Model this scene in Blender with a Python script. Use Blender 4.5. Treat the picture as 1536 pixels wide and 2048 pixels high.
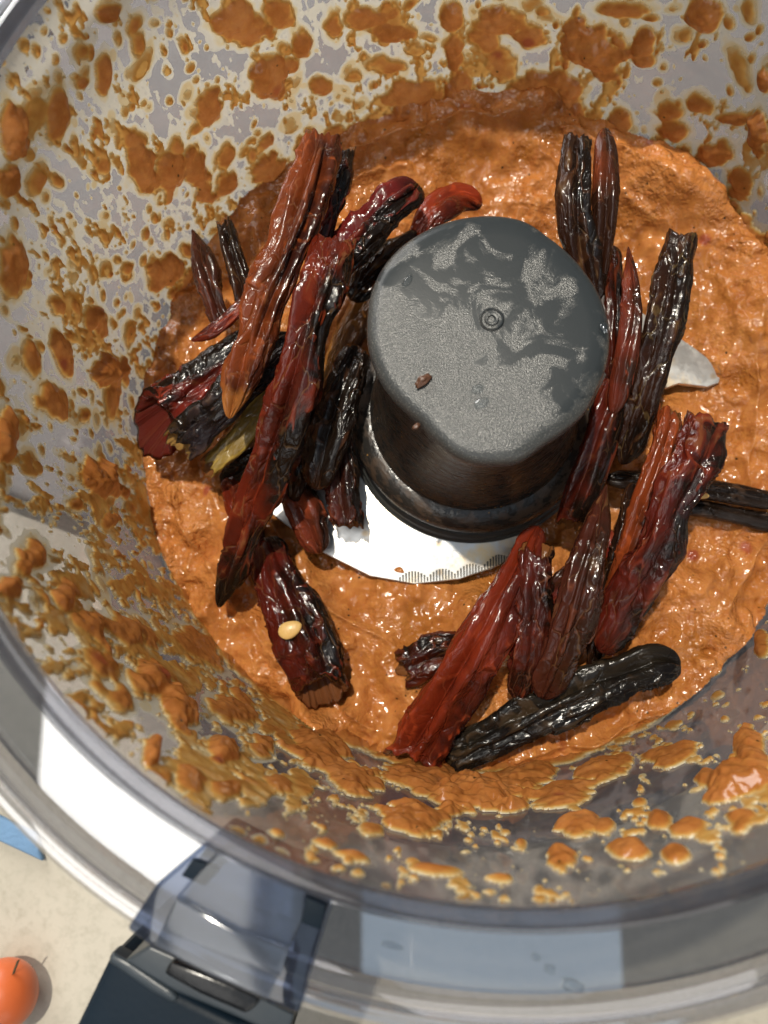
import bpy, bmesh, math
import numpy as np
from mathutils import Matrix, Vector

for o in list(bpy.data.objects):
    bpy.data.objects.remove(o)
scene = bpy.context.scene
COL = scene.collection
PI = math.pi

# ------------------------------------------------------------------ camera
FPX = 1600.0                                   # focal length in pixels of the 1536x2048 photograph
def rodrigues(w):
    w = np.array(w, float); t = np.linalg.norm(w); k = w / t
    K = np.array([[0, -k[2], k[1]], [k[2], 0, -k[0]], [-k[1], k[0], 0]])
    return np.eye(3) + math.sin(t) * K + (1 - math.cos(t)) * K @ K
RCV = rodrigues((-0.1679, 0.0656, 0.3187)) @ np.diag([1., -1., -1.])
roll = math.atan2(RCV[0, 1], RCV[0, 0])
RZ = np.array([[math.cos(roll), -math.sin(roll), 0], [math.sin(roll), math.cos(roll), 0], [0, 0, 1]])
RCV = RCV @ RZ
CAM = RZ.T @ np.array([0.0045, -0.0601, 0.2036])

cd = bpy.data.cameras.new('camera')
cam = bpy.data.objects.new('camera', cd); COL.objects.link(cam)
M = Matrix.Identity(4)
for i in range(3):
    M[i][0] = RCV[0, i]; M[i][1] = -RCV[1, i]; M[i][2] = -RCV[2, i]; M[i][3] = CAM[i]
cam.matrix_world = M
cd.sensor_fit = 'VERTICAL'; cd.sensor_height = 36.0; cd.sensor_width = 27.0
cd.lens = FPX / 2048 * 36.0
cd.clip_start = 0.005; cd.clip_end = 50
cd.dof.use_dof = True; cd.dof.focus_distance = 0.168; cd.dof.aperture_fstop = 15.0
scene.camera = cam

# ------------------------------------------------------------------ light
world = bpy.data.worlds.new('World'); scene.world = world; world.use_nodes = True
bg = world.node_tree.nodes['Background']
bg.inputs[0].default_value = (0.88, 0.93, 1.0, 1); bg.inputs[1].default_value = 0.16

def area(name, loc, target, sx, sy, power, color, shape='RECTANGLE'):
    d = bpy.data.lights.new(name, 'AREA'); d.shape = shape; d.size = sx
    if shape == 'RECTANGLE': d.size_y = sy
    d.energy = power; d.color = color
    o = bpy.data.objects.new(name, d); COL.objects.link(o)
    o.location = loc
    o.rotation_euler = (Vector(target) - Vector(loc)).to_track_quat('-Z', 'Y').to_euler()
    return o
# hard low-spread key: the sun falling in from the upper left of the picture
EL = math.radians(75); D = 2.6; AZ = math.radians(114)
area('sun_beam', (D * math.cos(EL) * math.cos(AZ), D * math.cos(EL) * math.sin(AZ), D * math.sin(EL)),
     (0, 0, 0.03), 0.055, 0.055, 66.0, (1.0, 0.93, 0.80), 'DISK')
# the sunlit white reveal and the blue pane of the roof window overhead
area('roof_window_reveal', (-0.42, -0.40, 1.30), (-0.42, -0.40, 0), 0.42, 1.16, 4.0, (1.0, 0.975, 0.93))
area('roof_window_pane', (0.10, -0.45, 1.30), (0.10, -0.45, 0), 0.40, 1.2, 0.80, (0.62, 0.80, 1.0))

# added soft fill in front, brightening the bowl's far wall like room bounce
area('room_fill', (0.35, -1.55, 0.95), (0, 0.03, 0.05), 1.1, 0.9, 5.5, (1.0, 0.96, 0.90))
# the window beyond the bowl, shining through its far wall
area('back_window', (-0.75, 1.25, 0.55), (0, 0.04, 0.05), 0.9, 0.8, 30.0, (1.0, 0.985, 0.95))

scene.view_settings.view_transform = 'Standard'; scene.view_settings.look = 'None'
scene.view_settings.exposure = 0.0; scene.view_settings.gamma = 1.0
scene.view_settings.use_curve_mapping = False
scene.render.engine = 'CYCLES'
cy = scene.cycles
cy.use_denoising = True
cy.max_bounces = 7; cy.transparent_max_bounces = 20; cy.diffuse_bounces = 3; cy.glossy_bounces = 3
cy.use_adaptive_sampling = True; cy.adaptive_threshold = 0.03
cy.sample_clamp_indirect = 4.0; cy.caustics_reflective = False; cy.caustics_refractive = False

# ------------------------------------------------------------------ helpers
def rays(px):
    px = np.atleast_2d(np.array(px, float))
    return np.stack([(px[:, 0] - 768) / FPX, (px[:, 1] - 1024) / FPX, np.ones(len(px))], -1) @ RCV
def at(px, z):
    """photo pixel(s) -> the point(s) of the place at height z"""
    d = rays(px); z = np.broadcast_to(np.array(z, float), (len(d),))
    return CAM + d * ((z - CAM[2]) / d[:, 2])[:, None]
RF, RR, HB = 0.085, 0.0918, 0.0886             # bowl: floor radius, rim radius, height
SLOPE = (RR - RF) / HB
def at_wall(px):
    """photo pixel(s) -> point(s) on the inside of the bowl wall"""
    d = rays(px); c = CAM
    a = d[:, 0]**2 + d[:, 1]**2 - SLOPE**2 * d[:, 2]**2
    k0 = RF + SLOPE * c[2]
    b = 2 * (c[0] * d[:, 0] + c[1] * d[:, 1] - k0 * SLOPE * d[:, 2])
    cc = c[0]**2 + c[1]**2 - k0**2
    t = (-b + np.sqrt(np.maximum(b * b - 4 * a * cc, 0))) / (2 * a)
    return c + d * t[:, None]

def hash3(ix, iy, iz, seed):
    with np.errstate(over='ignore'):
        h = (ix.astype(np.int64) * 374761393 + iy.astype(np.int64) * 668265263 + iz.astype(np.int64) * 2147483647 + seed * 1274126177) & 0xFFFFFFFF
        h = ((h ^ (h >> 13)) * 1274126177) & 0xFFFFFFFF
        h = ((h ^ (h >> 16)) * 2246822519) & 0xFFFFFFFF
        h = h ^ (h >> 15)
    return (h & 0xFFFFFF) / float(0xFFFFFF)
def vn(x, y, z, seed=0):
    """value noise 0..1"""
    x, y, z = np.broadcast_arrays(np.asarray(x, float), np.asarray(y, float), np.asarray(z, float))
    x0, y0, z0 = np.floor(x), np.floor(y), np.floor(z)
    fx, fy, fz = x - x0, y - y0, z - z0
    fx = fx * fx * fx * (fx * (fx * 6 - 15) + 10); fy = fy * fy * fy * (fy * (fy * 6 - 15) + 10); fz = fz * fz * fz * (fz * (fz * 6 - 15) + 10)
    out = 0
    for a in (0, 1):
        wa = fx if a else 1 - fx
        for b in (0, 1):
            wb = fy if b else 1 - fy
            for c in (0, 1):
                wc = fz if c else 1 - fz
                out = out + wa * wb * wc * hash3(x0 + a, y0 + b, z0 + c, seed)
    return out
def fbm(x, y, z, seed=0, octs=4, gain=0.5):
    s = 0; a = 1; t = 0
    for i in range(octs):
        s = s + a * vn(x, y, z, seed + i * 17); t += a; a *= gain
        x, y, z = x * 2.03 + 7.1, y * 2.03 + 3.3, z * 2.03 + 1.7
    return s / t
def ridged(x, y, z, seed=0):
    return 1 - np.abs(2 * vn(x, y, z, seed) - 1)
def sstep(a, b, x):
    t = np.clip((x - a) / (b - a), 0, 1); return t * t * (3 - 2 * t)

def mesh_np(name, V, F, mat, parent=None, smooth=True, attrs=None):
    """V (n,3); F (m,4) or (m,3) arrays or list"""
    me = bpy.data.meshes.new(name)
    if isinstance(F, np.ndarray):
        n = F.shape[1]
        me.vertices.add(len(V)); me.vertices.foreach_set('co', np.asarray(V, np.float32).ravel())
        me.loops.add(F.size); me.loops.foreach_set('vertex_index', F.astype(np.int32).ravel())
        me.polygons.add(len(F)); me.polygons.foreach_set('loop_start', np.arange(0, F.size, n, dtype=np.int32))
        me.update(calc_edges=True)
    else:
        me.from_pydata([tuple(map(float, v)) for v in V], [], F); me.update()
    if smooth: me.polygons.foreach_set('use_smooth', [True] * len(me.polygons))
    for k, v in (attrs or {}).items():
        at_ = me.attributes.new(k, 'FLOAT', 'POINT'); at_.data.foreach_set('value', np.asarray(v, np.float32).ravel())
    me.materials.append(mat)
    o = bpy.data.objects.new(name, me); COL.objects.link(o)
    if parent: o.parent = parent
    return o
def bm_obj(name, bm, mat, parent=None, smooth=False):
    me = bpy.data.meshes.new(name); bm.normal_update(); bm.to_mesh(me); bm.free()
    if smooth: me.polygons.foreach_set('use_smooth', [True] * len(me.polygons))
    me.materials.append(mat)
    o = bpy.data.objects.new(name, me); COL.objects.link(o)
    if parent: o.parent = parent
    return o
def lathe(name, prof, mat, parent=None, seg=192, a0=0, a1=2 * PI, smooth=True, closed=True):
    """prof: list of (r,z); closed loops the profile"""
    full = abs(a1 - a0 - 2 * PI) < 1e-6
    ns = seg if full else seg + 1
    th = a0 + (a1 - a0) * np.arange(ns) / seg
    P = np.array(prof); n = len(P)
    V = np.stack([np.outer(np.cos(th), P[:, 0]), np.outer(np.sin(th), P[:, 0]), np.tile(P[:, 1], (ns, 1))], -1).reshape(-1, 3)
    F = []
    for i in range(seg):
        j = (i + 1) % ns
        for k in range(n if closed else n - 1):
            l = (k + 1) % n
            F.append((i * n + k, j * n + k, j * n + l, i * n + l))
    o = mesh_np(name, V, np.array(F), mat, parent, smooth)
    o.data.set_sharp_from_angle(angle=math.radians(32))
    return o
def auto_smooth(o, deg=40):
    for p in o.data.polygons: p.use_smooth = True
    o.data.set_sharp_from_angle(angle=math.radians(deg))
def prism(name, pts_top, z1, mat, parent=None, bevel=0.0, pts_bot=None):
    bm = bmesh.new()
    t = [bm.verts.new(tuple(p)) for p in pts_top]
    pb = pts_bot if pts_bot is not None else [(p[0], p[1], z1) for p in pts_top]
    b = [bm.verts.new(tuple(p)) for p in pb]
    bm.faces.new(t); bm.faces.new(b[::-1])
    n = len(t)
    for i in range(n):
        bm.faces.new((t[i], b[i], b[(i + 1) % n], t[(i + 1) % n]))
    bmesh.ops.recalc_face_normals(bm, faces=bm.faces)
    if bevel:
        bmesh.ops.bevel(bm, geom=list(bm.edges), offset=bevel, segments=3, profile=0.6, affect='EDGES')
    o = bm_obj(name, bm, mat, parent)
    auto_smooth(o, 35)
    return o
def thing(name, label, cat, loc=(0, 0, 0), group=None, kind=None):
    o = bpy.data.objects.new(name, None); COL.objects.link(o); o.location = loc
    o.empty_display_size = 0.01
    return tag(o, label, cat, group, kind)
def tag(o, label=None, cat=None, group=None, kind=None):
    if label: o['label'] = label
    if cat: o['category'] = cat
    if group: o['group'] = group
    if kind: o['kind'] = kind
    return o

# ------------------------------------------------------------------ materials
class NT:
    def __init__(s, name):
        s.m = bpy.data.materials.new(name); s.m.use_nodes = True
        s.t = s.m.node_tree; s.t.nodes.clear()
        s.out = s.n('ShaderNodeOutputMaterial')
    def n(s, kind, **kw):
        nd = s.t.nodes.new(kind)
        for k, v in kw.items(): setattr(nd, k, v)
        return nd
    def l(s, a, b): s.t.links.new(a, b)
    def set(s, nd, **kw):
        for k, v in kw.items():
            i = nd.inputs[k.replace('_', ' ')]
            if hasattr(v, 'links') or isinstance(v, bpy.types.NodeSocket): s.l(v, i)
            else: i.default_value = v
        return nd
    def coord(s):
        return s.n('ShaderNodeTexCoord').outputs['Object']
    def noise(s, scale, detail=3, rough=0.5, vec=None, dist=0.0):
        nd = s.n('ShaderNodeTexNoise'); nd.inputs['Scale'].default_value = scale
        nd.inputs['Detail'].default_value = detail; nd.inputs['Roughness'].default_value = rough
        nd.inputs['Distortion'].default_value = dist
        s.l(vec or s.coord(), nd.inputs['Vector']); return nd.outputs['Fac']
    def voro(s, scale, vec=None, feature='F1'):
        nd = s.n('ShaderNodeTexVoronoi', feature=feature); nd.inputs['Scale'].default_value = scale
        s.l(vec or s.coord(), nd.inputs['Vector']); return nd
    def ramp(s, fac, stops, interp='LINEAR'):
        nd = s.n('ShaderNodeValToRGB'); nd.color_ramp.interpolation = interp
        e = nd.color_ramp.elements
        while len(e) < len(stops): e.new(0.5)
        for el, (p, c) in zip(e, stops):
            el.position = p; el.color = (c if isinstance(c, tuple) else (c, c, c)) + (() if isinstance(c, tuple) and len(c) == 4 else (1,))
        s.l(fac, nd.inputs[0]); return nd.outputs[0]
    def math(s, op, a, b=0.0, clamp=False):
        nd = s.n('ShaderNodeMath', operation=op, use_clamp=clamp)
        for i, v in enumerate((a, b)):
            if isinstance(v, bpy.types.NodeSocket): s.l(v, nd.inputs[i])
            else: nd.inputs[i].default_value = v
        return nd.outputs[0]
    def mix(s, f, a, b, mode='MIX'):
        nd = s.n('ShaderNodeMix', data_type='RGBA', blend_type=mode)
        for i, v in ((0, f), (6, a), (7, b)):
            if isinstance(v, bpy.types.NodeSocket): s.l(v, nd.inputs[i])
            else: nd.inputs[i].default_value = (tuple(v) + (1,))[:4] if isinstance(v, (tuple, list)) else v
        return nd.outputs[2]
    def bump(s, h, strength=0.3, dist=0.001, normal=None):
        nd = s.n('ShaderNodeBump'); nd.inputs['Strength'].default_value = strength; nd.inputs['Distance'].default_value = dist
        s.l(h, nd.inputs['Height'])
        if normal: s.l(normal, nd.inputs['Normal'])
        return nd.outputs[0]
    def attr(s, name):
        return s.n('ShaderNodeAttribute', attribute_name=name).outputs['Fac']
    def pbsdf(s, **kw):
        nd = s.n('ShaderNodeBsdfPrincipled')
        s.set(nd, **kw); return nd
    def mixsh(s, f, a, b):
        nd = s.n('ShaderNodeMixShader')
        if isinstance(f, bpy.types.NodeSocket): s.l(f, nd.inputs[0])
        else: nd.inputs[0].default_value = f
        s.l(a, nd.inputs[1]); s.l(b, nd.inputs[2]); return nd.outputs[0]
    def schlick(s, f0, f90):
        lw = s.n('ShaderNodeLayerWeight'); lw.inputs[0].default_value = 0.5
        return s.math('ADD', s.math('MULTIPLY', s.math('POWER', lw.outputs['Facing'], 4.0), f90), f0)
    def done(s, sh): s.l(sh, s.out.inputs[0]); return s.m

def mat_clear(name, tint, refl=None, ior=1.5, rough=0.03, haze=0.0, hazecol=(0.7, 0.72, 0.75), scratches=0.0):
    s = NT(name)
    tr = s.n('ShaderNodeBsdfTransparent'); tr.inputs[0].default_value = tint + (1,)
    gl = s.n('ShaderNodeBsdfGlossy'); gl.inputs[0].default_value = (1, 1, 1, 1); gl.inputs['Roughness'].default_value = rough
    if refl is None:
        fac = s.schlick(0.04, 0.55)
    else: fac = s.schlick(refl, 0.5)
    base = tr.outputs[0]
    if haze:
        df = s.n('ShaderNodeBsdfTranslucent'); df.inputs[0].default_value = hazecol + (1,)
        df2 = s.n('ShaderNodeBsdfDiffuse'); df2.inputs[0].default_value = hazecol + (1,)
        hz = s.mixsh(0.5, df.outputs[0], df2.outputs[0])
        hn = s.ramp(s.noise(90, 4), [(0.35, haze * 0.4), (0.7, haze * 1.5)])
        base = s.mixsh(hn, base, hz)
    sh = s.mixsh(fac, base, gl.outputs[0])
    if scratches:
        mp = s.n('ShaderNodeMapping'); s.l(s.coord(), mp.inputs[0]); mp.inputs['Rotation'].default_value = (0, 0, 0.7); mp.inputs['Scale'].default_value = (1, 0.05, 1)
        sc = s.ramp(s.noise(900, 2, vec=mp.outputs[0]), [(0.72, 0.0), (0.76, scratches)])
        nz = s.ramp(s.noise(60, 2), [(0.5, 0.0), (0.6, 1.0)])
        df = s.n('ShaderNodeBsdfDiffuse'); df.inputs[0].default_value = (0.8, 0.8, 0.8, 1)
        sh = s.mixsh(s.math('MULTIPLY', sc, nz), sh, df.outputs[0])
    return s.done(sh)

M_WALL = mat_clear('clear_bowl_plastic', (0.86, 0.858, 0.88), ior=1.5, rough=0.04, haze=0.04)
M_RIM = mat_clear('rim_plastic', (0.68, 0.685, 0.705), ior=1.55, rough=0.05, haze=0.10, hazecol=(0.36, 0.36, 0.40))
M_FLANGE = mat_clear('flange_plastic', (0.66, 0.67, 0.69), refl=0.34, rough=0.015, scratches=0.5)
M_BEAD = mat_clear('bead_plastic', (0.84, 0.845, 0.87), refl=0.26, rough=0.03, haze=0.05, hazecol=(0.8, 0.8, 0.85))
M_CLIP = mat_clear('clip_plastic', (0.40, 0.45, 0.56), refl=0.07, rough=0.06, haze=0.05, hazecol=(0.18, 0.22, 0.32))
M_FROST = mat_clear('frosted_plastic', (0.66, 0.69, 0.74), refl=0.07, rough=0.12, haze=0.10, hazecol=(0.34, 0.38, 0.44))

def mat_counter():
    s = NT('countertop_stone')
    a = s.noise(14, 5, 0.6); b = s.noise(420, 3, 0.6)
    c = s.ramp(a, [(0.3, (0.40, 0.365, 0.295)), (0.7, (0.50, 0.46, 0.385))])
    c = s.mix(s.ramp(b, [(0.45, 0.0), (0.75, 0.5)]), c, (0.30, 0.27, 0.21))
    p = s.pbsdf(Base_Color=c, Roughness=0.45, Normal=s.bump(b, 0.15, 0.0005))
    return s.done(p.outputs[0])
def mat_plain(name, col, rough=0.4, bscale=0, bstr=0.2, bdist=0.0003, spec=0.5, metallic=0.0, var=0.15):
    s = NT(name)
    n = s.noise(60, 4)
    c = s.mix(s.ramp(n, [(0.3, 0.0), (0.7, 1.0)]), tuple(x * (1 - var) for x in col), tuple(min(1, x * (1 + var)) for x in col))
    p = s.pbsdf(Base_Color=c, Roughness=rough, Metallic=metallic)
    p.inputs['Specular IOR Level'].default_value = spec
    if bscale: s.l(s.bump(s.noise(bscale, 3), bstr, bdist), p.inputs['Normal'])
    return s.done(p.outputs[0])

def sauce_colour(s):
    """orange-red blended sauce: pulp grain, paler pulp, dark specks, red skin bits"""
    c1 = s.noise(160, 4, 0.6); c2 = s.noise(620, 3, 0.6)
    col = s.ramp(c1, [(0.30, (0.34, 0.114, 0.026)), (0.5, (0.46, 0.168, 0.045)), (0.72, (0.54, 0.226, 0.072))])
    col = s.mix(s.ramp(c2, [(0.50, 0.0), (0.75, 0.55)]), col, (0.62, 0.27, 0.065))
    col = s.mix(s.ramp(c2, [(0.25, 0.5), (0.42, 0.0)]), col, (0.34, 0.075, 0.018))
    v = s.voro(420)
    rnd = s.n('ShaderNodeSeparateColor'); s.l(v.outputs['Color'], rnd.inputs[0])
    sp = s.math('MULTIPLY', s.ramp(v.outputs['Distance'], [(0.10, 1.0), (0.17, 0.0)]), s.math('GREATER_THAN', rnd.outputs[0], 0.84))
    col = s.mix(sp, col, (0.03, 0.025, 0.012))
    v2 = s.voro(150); r2 = s.n('ShaderNodeSeparateColor'); s.l(v2.outputs['Color'], r2.inputs[0])
    sk = s.math('MULTIPLY', s.ramp(v2.outputs['Distance'], [(0.16, 1.0), (0.30, 0.0)]), s.math('GREATER_THAN', r2.outputs[0], 0.94))
    col = s.mix(s.math('MULTIPLY', sk, 0.7), col, (0.26, 0.03, 0.03))
    return col
def mat_sauce():
    """oil gathers between the mounds, pulp shows on top of them"""
    s = NT('sauce_paste')
    col = sauce_colour(s)
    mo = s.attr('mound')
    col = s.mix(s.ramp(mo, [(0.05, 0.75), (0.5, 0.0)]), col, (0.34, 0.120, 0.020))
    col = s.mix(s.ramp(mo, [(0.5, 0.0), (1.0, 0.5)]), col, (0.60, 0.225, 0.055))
    h = s.math('MULTIPLY', s.math('ADD', s.noise(340, 3, 0.55), s.math('MULTIPLY', s.noise(850, 1, 0.5), 0.34)), s.ramp(s.noise(55, 2), [(0.38, 0.25), (0.62, 1.2)]))
    rough = s.ramp(s.noise(300, 3), [(0.3, 0.06), (0.7, 0.20)])
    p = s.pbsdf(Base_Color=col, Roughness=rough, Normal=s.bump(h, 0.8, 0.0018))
    p.inputs['Specular IOR Level'].default_value = 0.6
    return s.done(p.outputs[0])
SAUCE_STEPS = [(0.06, (0.84, 0.79, 0.62)), (0.16, (0.80, 0.66, 0.36)), (0.30, (0.70, 0.42, 0.12)), (0.55, (0.60, 0.27, 0.050)), (1.0, (0.47, 0.165, 0.030))]
def mat_splatter():
    """splashes: cream at the feather edge, yellow where thin, orange-brown where thick; light comes through"""
    s = NT('sauce_on_plastic')
    th = s.attr('thick')
    t = s.math('ADD', s.math('MULTIPLY', th, 0.62), s.math('MULTIPLY', s.math('SUBTRACT', s.noise(420, 3), 0.5), 0.30))
    thin = s.ramp(t, SAUCE_STEPS)
    c = s.mix(s.ramp(th, [(0.5, 0.0), (1.6, 0.85)]), thin, sauce_colour(s))
    nb = s.bump(s.noise(330, 2, 0.5), 0.5, 0.0011)
    p = s.pbsdf(Base_Color=c, Roughness=0.13, Normal=nb)
    p.inputs['Specular IOR Level'].default_value = 0.55
    tl = s.n('ShaderNodeBsdfTranslucent'); s.l(c, tl.inputs[0])
    return s.done(s.mixsh(s.ramp(th, [(0.2, 0.6), (1.0, 0.42)]), p.outputs[0], tl.outputs[0]))
def mat_film():
    """watery cream smear left on the plastic"""
    s = NT('sauce_film')
    fl = s.attr('film'); th = s.attr('thick')
    n = s.noise(600, 3, 0.6)
    c = s.ramp(s.math('ADD', th, s.math('MULTIPLY', s.math('SUBTRACT', n, 0.5), 0.12)), SAUCE_STEPS[:3])
    df = s.n('ShaderNodeBsdfDiffuse'); s.l(c, df.inputs[0])
    tl = s.n('ShaderNodeBsdfTranslucent'); s.l(c, tl.inputs[0])
    gl = s.n('ShaderNodeBsdfGlossy'); gl.inputs['Roughness'].default_value = 0.14
    s.l(s.bump(s.math('ADD', fl, s.math('MULTIPLY', n, 0.4)), 0.7, 0.0006), gl.inputs['Normal'])
    body = s.mixsh(0.64, df.outputs[0], tl.outputs[0])
    body = s.mixsh(0.07, body, gl.outputs[0])
    tr = s.n('ShaderNodeBsdfTransparent')
    a = s.math('ADD', fl, s.math('MULTIPLY', s.math('SUBTRACT', n, 0.5), 0.28))
    al = s.ramp(a, [(0.34, 0.0), (0.42, 0.66), (0.62, 0.74), (0.9, 0.88), (1.0, 0.95)])
    return s.done(s.mixsh(al, tr.outputs[0], body))

def mat_chilli(name, dark, red, bias=0.5, ridge=(0.30, 0.14, 0.05), glint_amt=0.35, rough=0.2, seed=0.0, end=None, inner=(0.16, 0.06, 0.018), wrk=1.0, spec=0.27):
    """dried oiled chilli skin: two skin colours in streaks, caught light and a translucent glow painted on the wrinkle crests"""
    s = NT(name)
    mp = s.n('ShaderNodeMapping'); s.l(s.coord(), mp.inputs[0]); mp.inputs['Location'].default_value = (seed, seed * 1.7, seed * 0.6)
    v = mp.outputs[0]
    al = s.attr('along'); rg = s.attr('ridge'); side = s.attr('side')
    n = s.noise(130, 4, 0.6, v, 0.6)
    k = s.math('ADD', n, s.math('MULTIPLY', s.math('SUBTRACT', side, 0.5), 0.55))
    cl = s.n('ShaderNodeCombineXYZ'); s.l(s.math('MULTIPLY', s.attr('cu'), 0.10), cl.inputs[0]); s.l(s.math('MULTIPLY', s.attr('cv'), 0.07), cl.inputs[1]); cl.inputs[2].default_value = seed * 7
    k = s.math('ADD', k, s.math('MULTIPLY', s.math('SUBTRACT', s.noise(1.0, 2, 0.5, cl.outputs[0]), 0.52), 0.9))
    k = s.math('ADD', k, (bias - 0.5) * 0.8)
    c = s.mix(s.ramp(k, [(0.30, 0.0), (0.72, 1.0)]), dark, red)
    glow = s.ramp(s.math('MULTIPLY', s.ramp(rg, [(0.35, 0.0), (0.8, 1.0)]), s.noise(70, 3, 0.6, v)), [(0.28, 0.0), (0.6, 0.75)])  # painted orange-red glow on the crests, in place of light through thin skin
    c = s.mix(glow, c, tuple(min(0.5, x * 1.9 + y) for x, y in zip(red, (0.02, 0.008, 0.001))))
    if end:
        e = s.math('ADD', al, s.math('MULTIPLY', s.math('SUBTRACT', s.noise(200, 3, 0.5, v), 0.5), 0.25))
        c = s.mix(s.ramp(e, [(end[0], 0.0), (end[1], 1.0)]), c, end[2])
    c = s.mix(s.math('MULTIPLY', s.ramp(rg, [(0.86, 0.0), (1.0, 1.0)]), glint_amt * 0.5), c, ridge)  # painted glint: light caught on the crests, put into the colour
    c = s.mix(s.attr('inside'), c, inner)
    cb = s.n('ShaderNodeCombineXYZ'); s.l(s.attr('cu'), cb.inputs[0]); s.l(s.math('MULTIPLY', s.attr('cv'), 0.32), cb.inputs[1]); cb.inputs[2].default_value = seed * 10
    wn = s.n('ShaderNodeTexNoise'); wn.inputs['Scale'].default_value = 0.55; wn.inputs['Detail'].default_value = 2; s.l(cb.outputs[0], wn.inputs['Vector'])
    wv = s.n('ShaderNodeVectorMath', operation='MULTIPLY_ADD'); s.l(wn.outputs['Color'], wv.inputs[0]); wv.inputs[1].default_value = (2.2, 2.2, 0); s.l(cb.outputs[0], wv.inputs[2])
    w = wv.outputs[0]
    ve = s.voro(0.30, w, 'DISTANCE_TO_EDGE'); vf = s.voro(0.85, w, 'DISTANCE_TO_EDGE')
    crest = s.ramp(ve.outputs['Distance'], [(0.0, 1.0), (0.07, 0.35), (0.28, 0.0)], 'EASE')
    crest2 = s.ramp(vf.outputs['Distance'], [(0.0, 1.0), (0.10, 0.3), (0.3, 0.0)], 'EASE')
    fine = s.noise(2.2, 3, 0.6, w)
    line = s.math('MULTIPLY', s.ramp(ve.outputs['Distance'], [(0.0, 1.0), (0.035, 0.0)]), s.ramp(s.noise(0.35, 2, 0.5, cb.outputs[0]), [(0.42, 0.0), (0.6, 1.0)]))
    c = s.mix(s.math('MULTIPLY', line, glint_amt * 0.4), c, ridge)  # the same painted glint along the thin crease lines
    rr = s.ramp(s.noise(260, 3, 0.5, v), [(0.3, max(0.05, rough * 0.45)), (0.75, rough * 1.35)])
    zone = s.ramp(s.noise(0.22, 2, 0.5, cb.outputs[0]), [(0.40, 0.12), (0.66, 1.0)])
    h = s.math('ADD', s.math('MULTIPLY', fine, 0.30), s.math('MULTIPLY', s.math('ADD', crest, s.math('MULTIPLY', crest2, 0.25)), s.math('MULTIPLY', zone, wrk)))
    nb = s.bump(h, 0.55, 0.0007)
    p = s.pbsdf(Base_Color=c, Roughness=rr, Normal=nb)
    p.inputs['Specular IOR Level'].default_value = spec
    p.inputs['Coat Weight'].default_value = 0.2; p.inputs['Coat Roughness'].default_value = 0.10
    s.l(nb, p.inputs['Coat Normal'])
    return s.done(p.outputs[0])

M_COUNTER = mat_counter(); M_SAUCE = mat_sauce(); M_SPLAT = mat_splatter(); M_FILM = mat_film()

# ------------------------------------------------------------------ countertop
ZC = -0.030
bm = bmesh.new()
for x, y in ((-1.5, -1.5), (1.5, -1.5), (1.5, 1.5), (-1.5, 1.5)): bm.verts.new((x, y, ZC))
bm.faces.new(bm.verts)
tag(bm_obj('countertop', bm, M_COUNTER), 'pale beige stone countertop under the bowl', 'countertop', kind='structure')

# ------------------------------------------------------------------ motor base seen through the clear wall
M_BASE = mat_plain('base_grey_plastic', (0.215, 0.205, 0.20), 0.7, 500, 0.1, 0.0003, spec=0.1, var=0.06)
base = thing('motor_base', 'grey plastic motor base under the clear bowl, seen through its wall', 'motor base', (0, 0, ZC))
fr = [(0.106 * math.cos(a), 0.106 * math.sin(a)) for a in np.linspace(PI * 1.07, PI * 1.93, 40)]
ol = [(-0.165, 0.20), (-0.165, 0.03), (-0.140, -0.010)] + fr + [(0.140, -0.010), (0.165, 0.03), (0.165, 0.20)]
prism('housing', [(x, y, -0.006 - ZC) for x, y in ol], None, M_BASE, base, 0.003, [(x, y, 0.001) for x, y in ol])

# ------------------------------------------------------------------ bowl
bowl = thing('food_processor_bowl', 'clear plastic food processor bowl smeared with orange sauce, wide flange and dark handle', 'bowl', (0, 0, ZC))
def wr(z): return RF + SLOPE * z
T = 0.0024
prof = [(RF - 0.003, 0.0), (RF - 0.0008, 0.0009), (wr(0.0032), 0.0032)] + [(wr(z), z) for z in np.linspace(0.008, HB, 14)]
outp = [(wr(z) + T, z) for z in np.linspace(HB, 0.0, 8)] + [(RF + T - 0.002, -0.0026), (RF - 0.003, -0.0028)]
def shift(o):
    o.location = (0, 0, -ZC); return o
shift(lathe('wall', prof + outp, M_WALL, bowl, 256))
shift(lathe('floor', [(0.0, 0.0), (RF - 0.0032, 0.0), (RF - 0.0032, -0.0028), (0.0, -0.0028)], M_WALL, bowl, 128, closed=False))
shift(lathe('foot_ring', [(0.078, -0.0030), (0.0805, -0.0030), (0.0805, -0.0058), (0.078, -0.0058)], M_WALL, bowl, 128))
shift(lathe('rim', [(RR - 0.0001, HB + 0.0003), (RR + 0.0004, HB + 0.0012), (RR + 0.0018, HB + 0.0014), (RR + T + 0.0004, HB + 0.0010), (RR + T + 0.0010, HB - 0.0002),
                    (RR + T + 0.0010, HB - 0.0020), (RR + T + 0.0004, HB - 0.0022), (RR + T + 0.0002, HB + 0.0002)], M_RIM, bowl, 256))
FZ = 0.0805
shift(lathe('flange', [(RR + T + 0.0004, FZ), (0.1055, FZ), (0.1055, FZ - 0.0018), (RR + T + 0.0004, FZ - 0.0018)], M_FLANGE, bowl, 256))
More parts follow.
